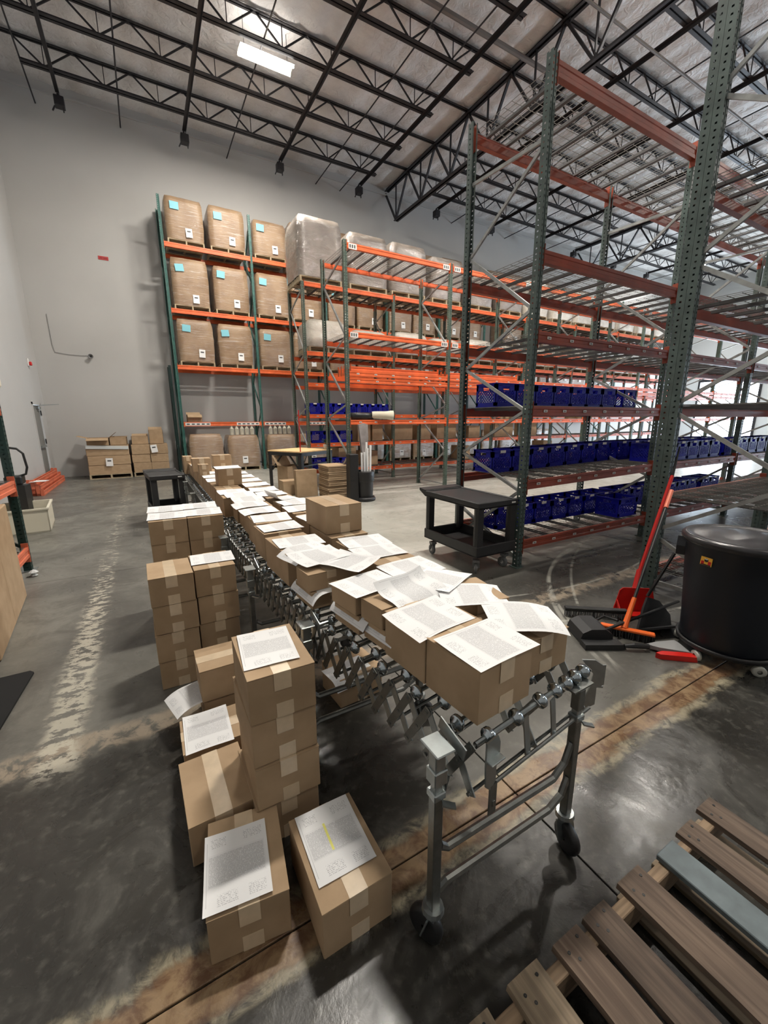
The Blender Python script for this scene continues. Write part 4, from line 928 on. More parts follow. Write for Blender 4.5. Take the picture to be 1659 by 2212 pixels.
o = link('skate_wheels_far', wr.mesh('skate_wheels_far', m_wheel), conv); o['kind'] = 'stuff'
# H-shaped leg frames with casters
leg_m = MB().cbox(-.017, -.017, .15, .017, .017, .62, .003).mesh('leg', m_zinc_d)
leg_in = MB().cbox(-.014, -.014, .60, .014, .014, ZT-.03, .003).mesh('leg_inner', m_zinc)
sleeve = MB().cbox(-.022, -.022, .60, .022, .022, .625, .003).bar((.0, -.03, .60), (.035, -.05, .59), .02, .006).mesh('leg_collar', m_zinc)
cap = MB().cbox(-.034, -.045, ZT+.004, .034, .045, ZT+.011, .003).bar((.045, -.07, ZT+.005), (.045, .05, ZT+.035), .004, .045).cbox(-.019, -.019, ZT-.08, .019, .019, ZT+.006, .003).cbox(-.024, -.024, ZT-.12, .024, .024, ZT-.07, .003).mesh('leg_cap', m_zinc)
cap_r = MB().cbox(-.018, -.018, ZT-.13, .018, .018, ZT-.04, .003).bar((-.06, 0, ZT-.03), (.05, 0, ZT-.025), .05, .006).mesh('leg_cap', m_zinc_d)
hang = MB().prism([(-.02, ZT-.10), (.03, ZT-.11), (.05, ZL+.02), (.035, ZL-.03), (0, ZL-.02)], .03, .036, 'X').prism([(.02, ZL-.03), (.05, ZL-.01), (.07, ZL+.05), (.05, ZL+.09), (.03, ZL+.04)], .040, .045, 'X').mesh('hanger_plate', m_zinc)
cast_f = MB().lathe([(.001, .165), (.034, .165), (.038, .150), (.030, .138), (.012, .130), (.001, .13)], 14, 'Z')
cast_f.bar((-.022, 0, .135), (-.024, .022, .055), .005, .035, 0, (1, 0, 0)).bar((.022, 0, .135), (.024, .022, .055), .005, .035, 0, (1, 0, 0)).bar((-.028, 0, .137), (.028, 0, .137), .04, .006)
cast_f = cast_f.mesh('caster_fork', m_zinc)
cast_w = MB().lathe([(.008, -.018), (.048, -.018), (.060, -.014), (.0635, 0), (.060, .014), (.048, .018), (.008, .018)], 20, 'X').mesh('caster_wheel', m_blackpl, True)
for fi, y in enumerate([.815, 1.72, 2.62, 3.48, 4.6, 5.9, 7.1, 8.35]):
    e = edge(y)-.045; LW = .66
    if fi == 0: e, LW = .642, .662
    for s, x in (('l', e), ('r', e+LW)):
        L_ = link('leg', leg_m, conv, (x, y, 0)); link('inner_leg', leg_in, L_); link('collar', sleeve, L_); link('leg_cap', cap if s == 'l' else cap_r, L_); (link('hanger_plate', hang, L_) if s == 'l' else None)
        cs = link('caster', cast_f, conv, (x, y, 0), (0, 0, (.35 if s == 'l' else 2.9)+fi)); link('caster_wheel', cast_w, cs, (0, .025, .0635))
    link('crossbar', MB().tube([(e+.02, y, .40), (e+.05, y, .375), (e+LW-.10, y, .375), (e+LW-.04, y, .42), (e+LW-.01, y, .50)], .014, 8).mesh('crossbar', m_zinc_d), conv)
    link('crossbar', MB().tube([(e+.02, y, .22), (e+.05, y, .235), (e+LW-.11, y, .235), (e+LW-.04, y, .27), (e+LW-.01, y, .34)], .014, 8).mesh('crossbar', m_zinc_d), conv)
# end hardware at the near end: hook, plates, end rod
y0 = ay[0]; A0 = eang(y0)
hook = MB().prism([(-.03, .03), (.02, .03), (.05, .01), (.062, .012), (.062, -.075), (.036, -.09), (.036, -.165), (.005, -.185), (-.012, -.16), (.012, -.085), (.018, -.03)], -.003, .003, 'X').cbox(-.024, .018, -.092, .0, .062, -.084, .001).mesh('end_hook', m_zinc)
link('end_hook', hook, conv, cp(y0, CW+.03, ZT)+Vector((0, -.0, 0)), (0, 0, A0-2.3))
link('end_plate', MB().prism([(-.03, .022), (.02, .028), (.032, .0), (.032, -.06), (.020, -.075), (.020, -.13), (-.0, -.16), (-.025, -.135), (-.03, -.06)], -.003, .003, 'Y').cbox(-.03, -.025, -.045, .032, .0, -.038, .002).mesh('end_plate', m_zinc), conv, cp(y0-.03, .055, ZT-.005), (0, 0, A0))
link('end_plate', MB().prism([(-.016, 0), (.016, 0), (.016, -.11), (-.016, -.11)], -.003, .003, 'Y').cbox(-.004, -.006, -.08, .006, .006, -.06, .001).mesh('end_plate', m_zinc_d), conv, cp(y0-.03, .068, ZT-.15), (0, 0, A0))
el = MB().bar((0, 0, 0), (.03, -.0, -.155), .026, .005, 0, (0, 1, 0)).lathe([(.001, -.008), (.010, -.007), (.010, .007), (.001, .008)], 10, 'Y', (.03, 0, -.155)).mesh('end_link', m_zinc)
for ox in (.24, .395, .565): link('end_link', el, conv, cp(y0-.014, ox, ZT-.01), (0, 0, A0))
link('end_rod', MB().tube([cp(y0-.02, .075, ZL), cp(y0-.02, CW+.02, ZL)], .0065, 8).mesh('end_rod', m_zinc_d), conv)
link('end_rod', MB().tube([cp(y0+.03, -.02, ZT-.05), cp(y0+.03, CW, ZT-.05)], .007, 8).mesh('end_rod', m_blackpl), conv)

# ------------------------------------------------------------------ black utility cart
def utility_cart(loc, w, l, h, label, rz=0):
    t = thing('utility_cart', label, 'cart', loc, rz)
    def tray(z, dep):
        m = MB(); m.cbox(-w/2, -l/2, z-dep, w/2, l/2, z-dep+.02, .005)
        for a in (-1, 1):
            m.cbox(-w/2, a*l/2-(.03 if a > 0 else 0), z-dep, w/2, a*l/2+(.03 if a < 0 else 0), z, .008)
            m.cbox(a*w/2-(.03 if a > 0 else 0), -l/2+.01, z-dep, a*w/2+(.03 if a < 0 else 0), l/2-.01, z, .008)
        return m
    m = tray(h, .075); m.cbox(-w/2+.02, -l/2+.02, h-.022, w/2-.02, l/2-.02, h-.014, .002)
    link('top_shelf', m.mesh('top_shelf', m_cart), t)
    link('lower_shelf', tray(.345, .125).mesh('lower_shelf', m_cart), t)
    leg = MB().prism([(-.04, -.035), (.04, -.035), (.05, .0), (.04, .035), (-.04, .035), (-.05, 0)], .30, h-.07, 'Z').mesh('leg', m_cart)
    for a in (-1, 1):
        for b_ in (-1, 1): link('leg', leg, t, (a*(w/2-.055), b_*(l/2-.05), 0))
    link('push_handle', MB().prism([(l/2-.01, h-.075), (l/2+.12, h-.01), (l/2+.12, h+.02), (l/2-.01, h+.005)], -w/2, w/2, 'X').mesh('push_handle', m_cart), t)
    cf = MB().bar((0, 0, .17), (0, 0, .14), .07, .07).bar((-.022, 0, .15), (-.022, .02, .06), .004, .04, 0, (1, 0, 0)).bar((.022, 0, .15), (.022, .02, .06), .004, .04, 0, (1, 0, 0)).mesh('caster_fork', m_rubber)
    cw = MB().lathe([(.01, -.015), (.04, -.015), (.062, -.014), (.0625, .014), (.04, .015), (.01, .015)], 20, 'X').mesh('caster_wheel', m_rubber, True)
    hub = MB().lathe([(.001, -.018), (.022, -.018), (.022, .018), (.001, .018)], 12, 'X').mesh('hub', m_tag)
    for a in (-1, 1):
        for b_ in (-1, 1):
            c = link('caster', cf, t, (a*(w/2-.08), b_*(l/2-.09), 0), (0, 0, .4*a+b_*.3)); wl = link('caster_wheel', cw, c, (0, .02, .0625)); hb = link('wheel_hub', hub, c, (0, .02, .0625))
    link('maker_plate', MB().box(-.03, -.002, -.008, .03, 0, .008).mesh('maker_plate', m_tag), t, (w/2-.08, -l/2-.001, h-.035))
    return t
utility_cart((3.30, 3.72, 0), .60, 1.0, .84, 'black two-shelf utility cart standing beside the second nearest rack')
utility_cart((.17, 7.85, 0), .52, .80, .86, 'black utility cart half hidden behind the far end of the conveyor', .1)

# ------------------------------------------------------------------ trash can on dolly
t = thing('trash_can', 'big navy-black round trash can with lid on a wheeled dolly, at right', 'trash can', (3.575, 1.145, 0))
t.scale = (1.12, 1.12, 1.03)
prof = [(.001, .10), (.245, .10), (.252, .12), (.262, .30), (.285, .62), (.298, .80), (.312, .82), (.316, .85), (.305, .86), (.29, .85), (.27, .84)]
link('can_body', MB().lathe(prof, 48).mesh('can_body', m_can, True), t)
link('lid', MB().lathe([(.318, .835), (.325, .85), (.325, .872), (.312, .885), (.29, .883), (.275, .875), (.25, .882), (.12, .895), (.001, .898)], 48).mesh('lid', m_lid, True), t)
for a in (D2(104), D2(-76)):
    hmb = MB().prism([(-.06, .83), (.06, .83), (.075, .76), (.06, .69), (-.06, .69), (-.075, .76)], .285, .335, 'X'); link('handle', hmb.mesh('handle', m_can), t, rot=(0, 0, a))
link('dolly', MB().lathe([(.001, .075), (.24, .075), (.27, .085), (.275, .115), (.265, .12), (.25, .10)], 32).mesh('dolly', m_blackpl, True), t)
cw = MB().lathe([(.014, -.014), (.03, -.014), (.0375, -.010), (.0375, .010), (.03, .014), (.014, .014)], 16, 'Y').lathe([(.001, -.006), (.014, -.006), (.014, .006), (.001, .006)], 10, 'Y').mesh('dolly_wheel', mat('pale_caster', (.38, .38, .34), .5), True)
for k in range(5):
    a = 2.95+k*2*PI/5; link('dolly_wheel', cw, t, (.26*math.cos(a), .26*math.sin(a), .0375), (0, 0, a+1.2))
st = MB().box(-.034, -.002, -.028, .034, 0, .028, 0).box(-.03, -.003, -.024, -.012, -.002, .0, 1).box(.012, -.003, -.022, .03, -.002, .004, 1).box(-.03, -.003, -.027, .03, -.002, -.019, 2)
st.lathe([(.001, -.0035), (.012, -.0035), (.012, -.002)], 12, 'Y', (0, 0, .008), 2)
st.box(-.009, -.004, .012, .009, -.0035, .018, 3)
a = D2(166); link('sticker', st.mesh('sticker', [m_yellow, m_red, m_black, m_tag]), t, (.2965*math.cos(a), .2965*math.sin(a), .735), (-.06, 0, a+PI/2))

# ------------------------------------------------------------------ brooms and dustpans
t = thing('red_dustpan', 'upright red dustpan with long red pole leaning on the near rack post', 'dustpan', (3.67, 1.86, 0), D2(-36))
pan = MB()
pan.prism([(-.17, .0), (-.175, .03), (-.13, .20), (-.10, .225), (.12, .225), (.15, .20), (.18, .05), (.17, .0)], 0, .012, 'Y')
pan.prism([(-.17, 0), (-.17, .012), (.17, .012), (.17, 0)], -.14, .0, 'Y').bar((-.165, -.13, .01), (-.15, .005, .10), .008, .03).bar((.165, -.13, .01), (.15, .005, .10), .008, .03)
link('pan', pan.mesh('pan', m_red), t, rot=(-.12, 0, 0))
def loc_(p): return Matrix.Rotation(-t.rotation_euler.z, 3, 'Z') @ (Vector(p)-t.location)
link('pole_socket', MB().tube([loc_((3.70, 1.89, .17)), loc_((3.80, 1.93, .36))], [.032, .02], 10).mesh('pole_socket', m_red), t)
link('pole', MB().tube([loc_((3.77, 1.92, .30)), loc_((4.285, 2.0, 1.19))], .016, 10).mesh('pole', m_red), t); link('pole_tip', MB().tube([loc_((4.285, 2.0, 1.19)), loc_((4.385, 2.02, 1.46))], [.014, .006], 8).mesh('pole_tip', m_black), t)
t = thing('push_broom', 'push broom with orange head and black bristles, its black handle topped by a coral grip', 'broom', (3.175, 1.64, 0), D2(-58))
link('brush_block', MB().cbox(-.19, -.026, .055, .19, .026, .078, .006).mesh('brush_block', m_oplast), t)
br = MB(); rb = random.Random(3)
for k in range(420):
    x = rb.uniform(-.19, .19); yy = rb.uniform(-.03, .03); br.bar((x, yy*.8, .056), (x+rb.uniform(-.012, .012), yy*1.5, .002), .004, .004)
o = link('bristles', br.mesh('bristles', m_black), t); o['kind'] = 'stuff'
A, B = loc_((3.165, 1.66, .07)), loc_((4.10, 1.90, 1.08)); dd = B-A
link('lower_sleeve', MB().tube([A, A+dd*.20], [.024, .018], 10).mesh('lower_sleeve', m_oplast), t); link('handle', MB().tube([A+dd*.18, A+dd*.9], .0125, 10).mesh('handle', m_black), t)
link('grip', MB().tube([A+dd*.86, A+dd*1.0], .018, 10).mesh('grip', m_coral), t)
t = thing('floor_squeegee', 'black push broom lying behind the red dustpan with its handle toward the trash can', 'broom', (3.28, 1.98, 0), D2(-38))
link('brush_block', MB().cbox(-.26, -.025, .05, .26, .03, .085, .006).mesh('brush_block', m_black), t)
br = MB()
for k in range(260):
    x = rb.uniform(-.26, .26); yy = rb.uniform(-.025, .03); br.bar((x, yy, .052), (x+rb.uniform(-.01, .01), yy*1.3, .002), .004, .004)
o = link('bristles', br.mesh('bristles', m_grey_s), t); o['kind'] = 'stuff'
t = thing('lobby_dustpan', 'black hooded dustpan lying on its back at the left of the brooms', 'dustpan', (2.93, 1.80, 0), D2(-30))
t.scale = (.92, .92, .9)
h = MB().prism([(-.13, .0), (.13, .0), (.14, .03), (.13, .09), (.07, .135), (-.05, .135), (-.12, .10), (-.14, .04)], -.13, .13, 'Y')
h.prism([(-.14, 0), (.16, 0), (.20, .01), (.17, .05), (-.14, .05)], -.23, -.13, 'Y')
link('hood', h.mesh('hood', m_blackpl), t); link('hood_inside', MB().prism([(-.11, .015), (.11, .015), (.11, .08), (.06, .115), (-.04, .115), (-.10, .085)], .13, .134, 'Y').mesh('hood_inside', m_black), t)
link('handle', MB().tube([(.10, .15, .06), (.24, .22, .08), (.30, .10, .10)], .012, 8).mesh('handle', m_black), t)
t = thing('angle_broom', 'black fan-shaped lobby pan with a slanted dark handle against the trash can', 'dustpan', (3.52, 1.60, 0), D2(-20))
link('fan_head', MB().prism([(-.17, .0), (.15, .0), (.17, .10), (.10, .22), (.0, .26), (-.06, .18)], -.012, .012, 'Y').prism([(-.17, 0), (-.17, .015), (.15, .015), (.15, 0)], -.16, 0, 'Y').mesh('fan_head', m_blackpl), t, rot=(-.5, 0, 0))
link('handle', MB().tube([(.0, .12, .24), (.18, .10, .62)], .013, 8).mesh('handle', m_black), t)
tag(link('broom_handle', MB().tube([(2.98, 1.70, .09), (3.85, 1.60, .17)], .012, 8).mesh('broom_handle', m_black)), 'loose thin black handle lying across the brooms toward the trash can', 'broom handle')
t = thing('hand_broom', 'small whisk broom with grey bristles and red band, lying in front of the trash can', 'broom', (3.19, 1.40, 0), D2(-32))
link('handle', MB().tube([(-.26, 0, .035), (-.19, .0, .04), (-.08, 0, .035)], [.014, .022, .02], 8).mesh('handle', m_black), t)
link('head', MB().prism([(-.09, .02), (.02, .06), (.16, .085), (.17, .05), (.17, -.09), (-.02, -.03)], .015, .045, 'Z').mesh('head', m_grey_s), t)
link('band', MB().prism([(-.06, -.115), (.18, -.15), (.20, -.13), (.19, -.09), (-.02, -.065), (-.08, -.09)], .0, .04, 'Z').mesh('band', m_red), t)

# ------------------------------------------------------------------ wooden pallet in the right foreground
t = thing('wooden_pallet', 'weathered wooden pallet with wide gaps lying at bottom right', 'pallet', (1.2, .58, 0))
boards = [(-.665, .10, m_pal_l), (-.485, .125, m_pal_l), (-.295, .118, m_pal), (-.155, .115, m_pal), (.045, .13, m_pal), (.42, .115, m_pal), (.60, .115, m_pal)]
for k, (x, w, m) in enumerate(boards):
    yf_ = -.03 + random.uniform(-.008, .012); b = MB(); nseg = 6; vs = []; fs = []
    for j in range(nseg+1):
        yy = .006+yf_ - 1.02*j/nseg; wb = random.uniform(-.0025, .0025)
        for (xx, zz_) in ((0, .122), (w, .122), (w, .139), (.004, .1405), (w/2, .141)): vs.append((x+xx+wb, yy, zz_ + random.uniform(-.0008, .0008)))
    for j in range(nseg):
        a = j*5; c = a+5
        fs += [(a, a+1, c+1, c), (a+1, a+2, c+2, c+1), (a+2, a+4, c+4, c+2), (a+4, a+3, c+3, c+4), (a+3, a, c, c+3)]
    fs += [(0, 3, 4, 2, 1), (nseg*5, nseg*5+1, nseg*5+2, nseg*5+4, nseg*5+3)]
    bd = link('deck_board', b.add(vs, fs).mesh('deck_board', m), t)
    nl = MB()
    for (nx_, ny_) in ((.03, -.06), (w-.03, -.045), (.045, -.085)): nl.lathe([(.001, .1415), (.005, .1415), (.005, .139)], 8, 'Z', (x+nx_, ny_, .0006))
    link('nail_heads', nl.mesh('nail_heads', m_hinge), bd)
sg = MB().cbox(.30, -1.0, .142, .385, -.03, .150, .002)
link('painted_board', MB().cbox(.265, -.99, .122, .375, -.035, .146, .003).mesh('painted_board', m_bluegrey), t)
for yy in (-.045, -.53, -.99):
    link('stringer', MB().cbox(-.66, yy-.04, .02, .715, yy, .1215, .003).mesh('stringer', m_pal_x), t)
for k, x in enumerate((-.66, -.2, .1, .33, .60)):
    link('bottom_board', MB().cbox(x, -1.03, .001, x+.1, 0, .0195, .002).mesh('bottom_board', m_pal_l), t)

# ------------------------------------------------------------------ packing bench and what is round it
t = thing('packing_bench', 'packing bench with pale wooden top and black steel legs, left of the middle rack', 'bench', (3.12, 9.5, 0), D2(28))
BWd, BLn = 1.18, 1.12
for k in range(4):
    w4 = BWd/4; link('top_plank', MB().cbox(k*w4+.001, 0, .955, (k+1)*w4-.001, BLn, .985, .002).mesh('top_plank', m_bench), t)
link('top_frame', MB().box(0, 0, .87, BWd, .05, .953).box(0, BLn-.05, .87, BWd, BLn, .953).box(0, 0, .87, .05, BLn, .953).box(BWd-.05, 0, .87, BWd, BLn, .953).mesh('top_frame', m_black), t)
lg = MB().box(0, 0, 0, .10, .012, .87).box(0, 0, 0, .012, .10, .87).box(-.02, -.02, 0, .10, .10, .01).mesh('leg', m_black)
for (x, y_, r) in ((.005, .005, 0), (BWd-.005, .005, PI/2), (BWd-.005, BLn-.005, PI), (.005, BLn-.005, -PI/2)): link('leg', lg, t, (x, y_, 0), (0, 0, r))
for a, b_ in (((.03, .1, .55), (.03, .4, .88)), ((.03, BLn-.1, .5), (.03, BLn-.45, .88)), ((.05, .03, .35), (.55, .03, .05)), ((.05, .03, .62), (BWd-.05, .03, .66)), ((.04, .6, .12), (BWd-.05, .6, .12))):
    link('brace', MB().bar(a, b_, .035, .03).mesh('brace', m_black), t)
link('red_pole', MB().tube([(.03, .03, .0), (.03, .03, 1.95)], .012, 8).mesh('red_pole', m_red), t)
t = thing('potted_plant', 'small leafy plant in a pale pot on the right end of the packing bench', 'plant', (4.00, 10.09, .987))
link('pot', MB().lathe([(.001, 0), (.05, 0), (.065, .12), (.058, .12), (.05, .10), (.001, .10)], 16).mesh('pot', m_pot, True), t)
lf = MB(); rp = random.Random(5)
for k in range(60):
    a = rp.uniform(0, 6.28); r = rp.uniform(.02, .11); z = rp.uniform(.14, .25); c = Vector((r*math.cos(a), r*math.sin(a), z)); d = Vector((math.cos(a+rp.uniform(-1, 1)), math.sin(a), rp.uniform(-.2, .8)))*.035; s_ = Vector((-math.sin(a), math.cos(a), 0))*.014
    lf.add([c, c+d*.5+s_, c+d, c+d*.5-s_], [(0, 1, 2, 3)])
    if k < 16: lf.tube([(0, 0, .1), tuple(c)], .0025, 4)
o = link('foliage', lf.mesh('foliage', m_leaf), t); o['kind'] = 'stuff'
t = thing('open_carton', 'tall open carton under the left of the packing bench', 'carton', (2.98, 10.02, 0), .35); open_box(t, .42, .4, .62, [('L', .2, .2), ('B', .9, .3)])
plain_box(2.80, 9.45, 0, .40, .34, .34, 'low brown carton standing in front of the tall open carton under the bench')
for k in range(5):
    tag(link('flat_carton', MB().cbox(0, 0, 0, .50, .022, .62, .003).mesh('flat_carton', m_card), None, (2.80, 8.90+k*.03, 0), (-.06-.01*k, 0, .02)), 'flattened carton leaning upright at the near bench leg, %s in row' % ORD[k], 'flat carton', 'flattened cartons leaning at the bench')
for k in range(18):
    tag(link('flat_carton', MB().cbox(-.27, -.3, 0, .27, .3, .034, .005).mesh('flat_carton', m_card if k % 3 else m_card_dark), None, (3.60+random.uniform(-.015, .015), 8.62+random.uniform(-.012, .012), k*.0415), (0, 0, random.uniform(-.03, .03))), 'flattened carton in the pile by the bench, %s from the floor' % ORD[k], 'flat carton', 'pile of flattened cartons')
tag(link('black_cabinet', MB().cbox(-.10, -.10, 0, .10, .10, 1.02, .01).box(-.08, -.101, .3, .08, -.1005, .9).mesh('black_cabinet', m_black), None, (3.70, 7.86, 0)), 'slim black cabinet beside the end post of the middle rack', 'cabinet')
t = thing('trash_can', 'slim grey-black bin with a bag over its rim beside the middle rack end post', 'trash can', (3.99, 7.88, 0))
link('bin_body', MB().lathe([(.001, 0), (.17, 0), (.18, .03), (.20, .58), (.205, .62), (.19, .62), (.18, .1), (.001, .09)], 24).mesh('bin_body', m_blackpl, True), t)
link('base_ring', MB().lathe([(.17, .0), (.235, .005), (.245, .05), (.22, .09), (.18, .07)], 24).mesh('base_ring', m_blackpl, True), t)
bgm = MB().lathe([(.207, .42), (.222, .46), (.212, .50), (.228, .54), (.214, .58), (.224, .63), (.205, .655), (.18, .64)], 20); link('bin_bag', bgm.mesh('bin_bag', m_black, True), t)
rp = random.Random(9)
for k in range(6):
    x, y_ = rp.uniform(-.11, .11), rp.uniform(-.10, .10)
    tag(link('paper_roll', MB().tube([(3.99+x, 7.88+y_, .12), (3.99+x*1.2, 7.88+y_*1.2, 1.0+rp.uniform(0, .35))], .022, 10).mesh('paper_roll', m_plain)), 'white roll standing in the slim bin, %s counted across' % ORD[k], 'paper roll', 'rolls standing in the slim bin')
tag(link('hanging_cloth', MB().prism([(-.10, 0), (.02, .03), (.12, .0), (.13, -.28), (.10, -.62), (-.02, -.64), (-.06, -.3)], -.03, .03, 'Y').mesh('hanging_cloth', m_cloth), None, (4.06, 8.08, 1.62)), 'grey cloth hanging from the middle rack beam above the slim bin', 'cloth')
# rolls lying on the middle rack's low shelf
tag(link('black_roll', MB().lathe([(.001, 0), (.075, 0), (.08, .3), (.07, .6), (.06, .6), (.05, .2)], 16, 'X').mesh('black_roll', m_black, True), None, (3.86, 8.22, 1.80)), 'dark fabric roll lying on the bench-end shelf of the middle rack', 'roll')
tag(link('cream_roll', MB().lathe([(.07, 0), (.08, .05), (.085, .3), (.105, .48), (.095, .48), (.06, .2), (.001, .1)], 18, 'X').mesh('cream_roll', m_cream, True), None, (4.36, 8.20, 1.825), (0, .02, -.35)), 'cream roll with a dark hollow end lying right of the dark roll', 'roll')
tag(link('wire_panel', MB().box(0, 0, 0, .8, .5, .015).mesh('wire_panel', m_greygreen), None, (3.9, 8.45, 1.726)), 'grey-green sheet panel lying on the bench-end shelf of the middle rack', 'panel')

# ------------------------------------------------------------------ left side: rack, boxes, bins, beams, mat
t = thing('pallet_rack', 'low dark green rack cut off by the left edge with salmon-orange beams', 'pallet rack', (-1.36, 6.05, 0), -PI/2, 'pallet racks'); leftrack = t
# local x runs toward the camera (-Y), local y toward +X ; build directly in that frame
pm = post_mesh(2.9, m_darkgreen, 'post'); bmm = beam_mesh(2.4, .12, mat('salmon_beam_paint', (.62, .15, .075), .45, var=.2), 'beam')
for (x, yy, rz) in ((0, 0, PI), (0, -1.05, 0), (2.48, 0, PI), (2.48, -1.05, 0)): link('post', pm, t, (x, yy, 0), (0, 0, rz))
link('foot_plate', MB().box(-.08, -.10, 0, .08, .04, .008).mesh('foot_plate', m_zinc), t); link('foot_plate', MB().box(-.08, -.04, 0, .08, .10, .008).mesh('foot_plate', m_zinc), t, (0, -1.05, 0))
dmL = deck_meshes(1.15, .98); chL = chan_mesh(.98)
for z in (.29, 1.07, 1.96):
    link('beam', bmm, t, (2.44, .004, z-.12), (0, 0, PI)); link('beam', bmm, t, (.04, -1.054, z-.12))
    for k in range(2):
        dk = link('wire_deck', dmL, t, (.06+k*1.19, -1.01, z)); 
        for c in range(4): link('deck_channel', chL, dk, (1.15*(c+.5)/4, 0, 0))
for a, b_ in ((.3, 1.0), (1.75, 1.0), (1.75, 2.5)): link('brace', MB().bar((0, -.07, a), (0, -.98, b_), .03, .03, 0, (1, 0, 0)).mesh('brace', m_darkgreen), t)
tag(link('white_board', MB().cbox(-2.3, 4.9, 1.085, -1.45, 5.9, 1.10, .003).mesh('white_board', m_plain)), 'white board lying on the upper shelf of the left rack', 'board')
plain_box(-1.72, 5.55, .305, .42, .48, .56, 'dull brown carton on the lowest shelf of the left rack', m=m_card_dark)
plain_box(-1.95, 5.05, .305, .4, .4, .4, 'second brown carton deeper on the lowest shelf of the left rack')
tag(link('large_carton', MB().cbox(-.05, -.70, 0, .05, .70, .95, .008).box(-.0505, -.001, 0, .0505, .001, .9505).mesh('large_carton', m_card), None, (-1.225, 4.42, .003), (0, D2(-1), D2(5))), 'very large flat brown carton leaning on the left rack, cut off by the left edge', 'carton')
tag(link('film_scrap', MB().lathe([(.001, 0), (.04, .01), (.02, .03), (.05, .05), (.025, .07), (.001, .08)], 7).mesh('film_scrap', m_clear), None, (-1.30, 5.78, 0)), 'crumpled scrap of clear film on the floor by the left rack foot', 'scrap')
def tub(x, y, w, l, h, label, m=m_tub):
    t = thing('plastic_tub', label, 'tub', (x, y, 0), .1)
    th = .02; b = MB().box(-w/2, -l/2, 0, w/2, l/2, .02)
    for a in (-1, 1):
        b.box(-w/2, a*l/2-(th if a > 0 else 0), 0, w/2, a*l/2+(th if a < 0 else 0), h); b.box(a*w/2-(th if a > 0 else 0), -l/2, 0, a*w/2+(th if a < 0 else 0), l/2, h)
    link('tub_body', b.mesh('tub_body', m), t)
    r = MB().box(-w/2-.02, -l/2-.02, h, w/2+.02, -l/2+.015, h+.025).box(-w/2-.02, l/2-.015, h, w/2+.02, l/2+.02, h+.025).box(-w/2-.02, -l/2, h, -w/2+.015, l/2, h+.025).box(w/2-.015, -l/2, h, w/2+.02, l/2, h+.025)
    link('rim', r.mesh('rim', m), t)
tub(-1.86, 8.55, .62, .9, .36, 'cream plastic tub on the floor behind the left rack')
tub(-2.3, 7.7, .5, .6, .30, 'smaller cream tub mostly hidden behind the left rack post')
t = thing('hand_truck', 'black wringer bucket with a curved black handle behind the left rack post', 'mop bucket', (-1.98, 8.9, .02))
link('bucket', MB().prism([(-.12, -.15), (.12, -.15), (.14, .15), (-.14, .15)], .04, .66, 'Z').mesh('bucket', m_blackpl), t); link('wringer', MB().cbox(-.13, -.14, .68, .10, .12, .82, .02).mesh('wringer', m_black), t)
link('handle', MB().tube([(.02, 0, .80), (.14, .0, .84), (.17, 0, .95), (.15, 0, 1.18), (.08, 0, 1.26), (-.12, 0, 1.30)], .018, 8).mesh('handle', m_black), t)
pb = beam_mesh(2.9, .11, mat('salmon_beam_paint', (.62, .15, .075)), 'loose_beam')
kk = 0
for lay, ns in ((0, 4), (1, 3), (2, 2)):
    for s in range(ns):
        tag(link('loose_beam', pb, None, (-2.53+s*.085+lay*.01, 12.2+.05*((s*7+lay*3) % 4), .001+lay*.113), (0, 0, PI/2)), 'orange beam in the pile by the left wall, %s layer, %s from the wall' % (ORD[lay], ORD[s]), 'beam', 'pile of loose beams')
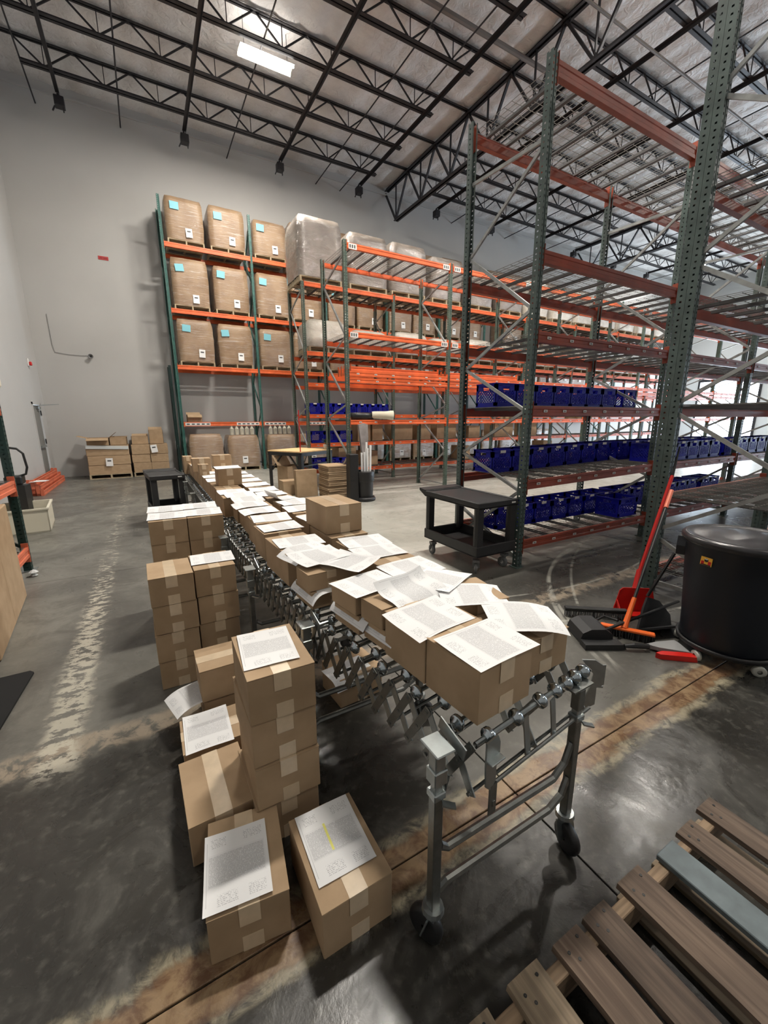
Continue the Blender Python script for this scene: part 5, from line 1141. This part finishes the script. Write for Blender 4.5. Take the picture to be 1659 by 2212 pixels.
tag(link('white_sheet', MB().prism([(0, 0), (.3, .02), (.35, .25), (.1, .32)], 0, .006, 'Z').mesh('white_sheet', m_plain), None, (-2.5, 12.15, .345)), 'crumpled white sheet on the beam pile by the left wall', 'sheet')
tag(link('black_mat', MB().prism([(-2.4, 2.0), (-.98, 2.0), (-.875, 3.42), (-.90, 3.45), (-2.4, 3.42)], .001, .014, 'Z').mesh('black_mat', mat('black_mat', (.004, .004, .004), .9))), 'black rubber mat on the floor at the left edge', 'mat')
# fixtures on the walls
tag(link('red_sign', MB().box(-.13, -.01, -.05, .13, 0, .05, 0).box(-.10, -.012, -.02, -.02, -.01, .015, 1).box(0, -.012, -.02, .10, -.01, .015, 1).mesh('red_sign', [m_signred, mat('sign_dark', (.25, .02, .02), .5)]), None, (-.555, YB-.001, 6.51)), 'small red sign high on the back wall', 'sign')
t = thing('wall_horn', 'small dark horn at the end of a thin cable on the back wall', 'wall horn', (-1.24, YB, 3.66))
t.scale = (.7, 1, .7)
link('horn', MB().lathe([(.03, -.02), (.05, -.06), (.10, -.11), (.085, -.11), (.03, -.05)], 14, 'Y').mesh('horn', m_rubber, True), t); link('horn_core', MB().lathe([(.001, -.06), (.05, -.06), (.05, -.03)], 12, 'Y').mesh('horn_core', m_black), t)
link('cable', MB().tube([(0, -.02, .03), (-.4, -.015, .02), (-.8, -.015, .03), (-1.25, -.015, .10), (-1.30, -.015, .4), (-1.32, -.015, 1.6)], .007, 5).mesh('cable', m_rubber), t)
t = thing('fire_alarm', 'red and white alarm strobe on the left wall above the door', 'alarm', (XL, 14.95, 3.28))
link('backplate', MB().cbox(0, -.06, -.10, .03, .06, .10, .01).mesh('backplate', m_tag), t); link('strobe', MB().cbox(.03, -.04, -.08, .09, .05, .02, .015).mesh('strobe', m_red), t)
link('hook_frame', MB().tube([(-1.40, 6.1, 2.55), (-1.36, 6.1, 2.55), (-1.335, 6.1, 2.50), (-1.335, 6.1, 2.10), (-1.36, 6.1, 2.06), (-1.42, 6.1, 2.06)], .014, 8).mesh('hook_frame', m_cream), leftrack).matrix_parent_inverse = Matrix.LocRotScale(leftrack.location, leftrack.rotation_euler, None).inverted()
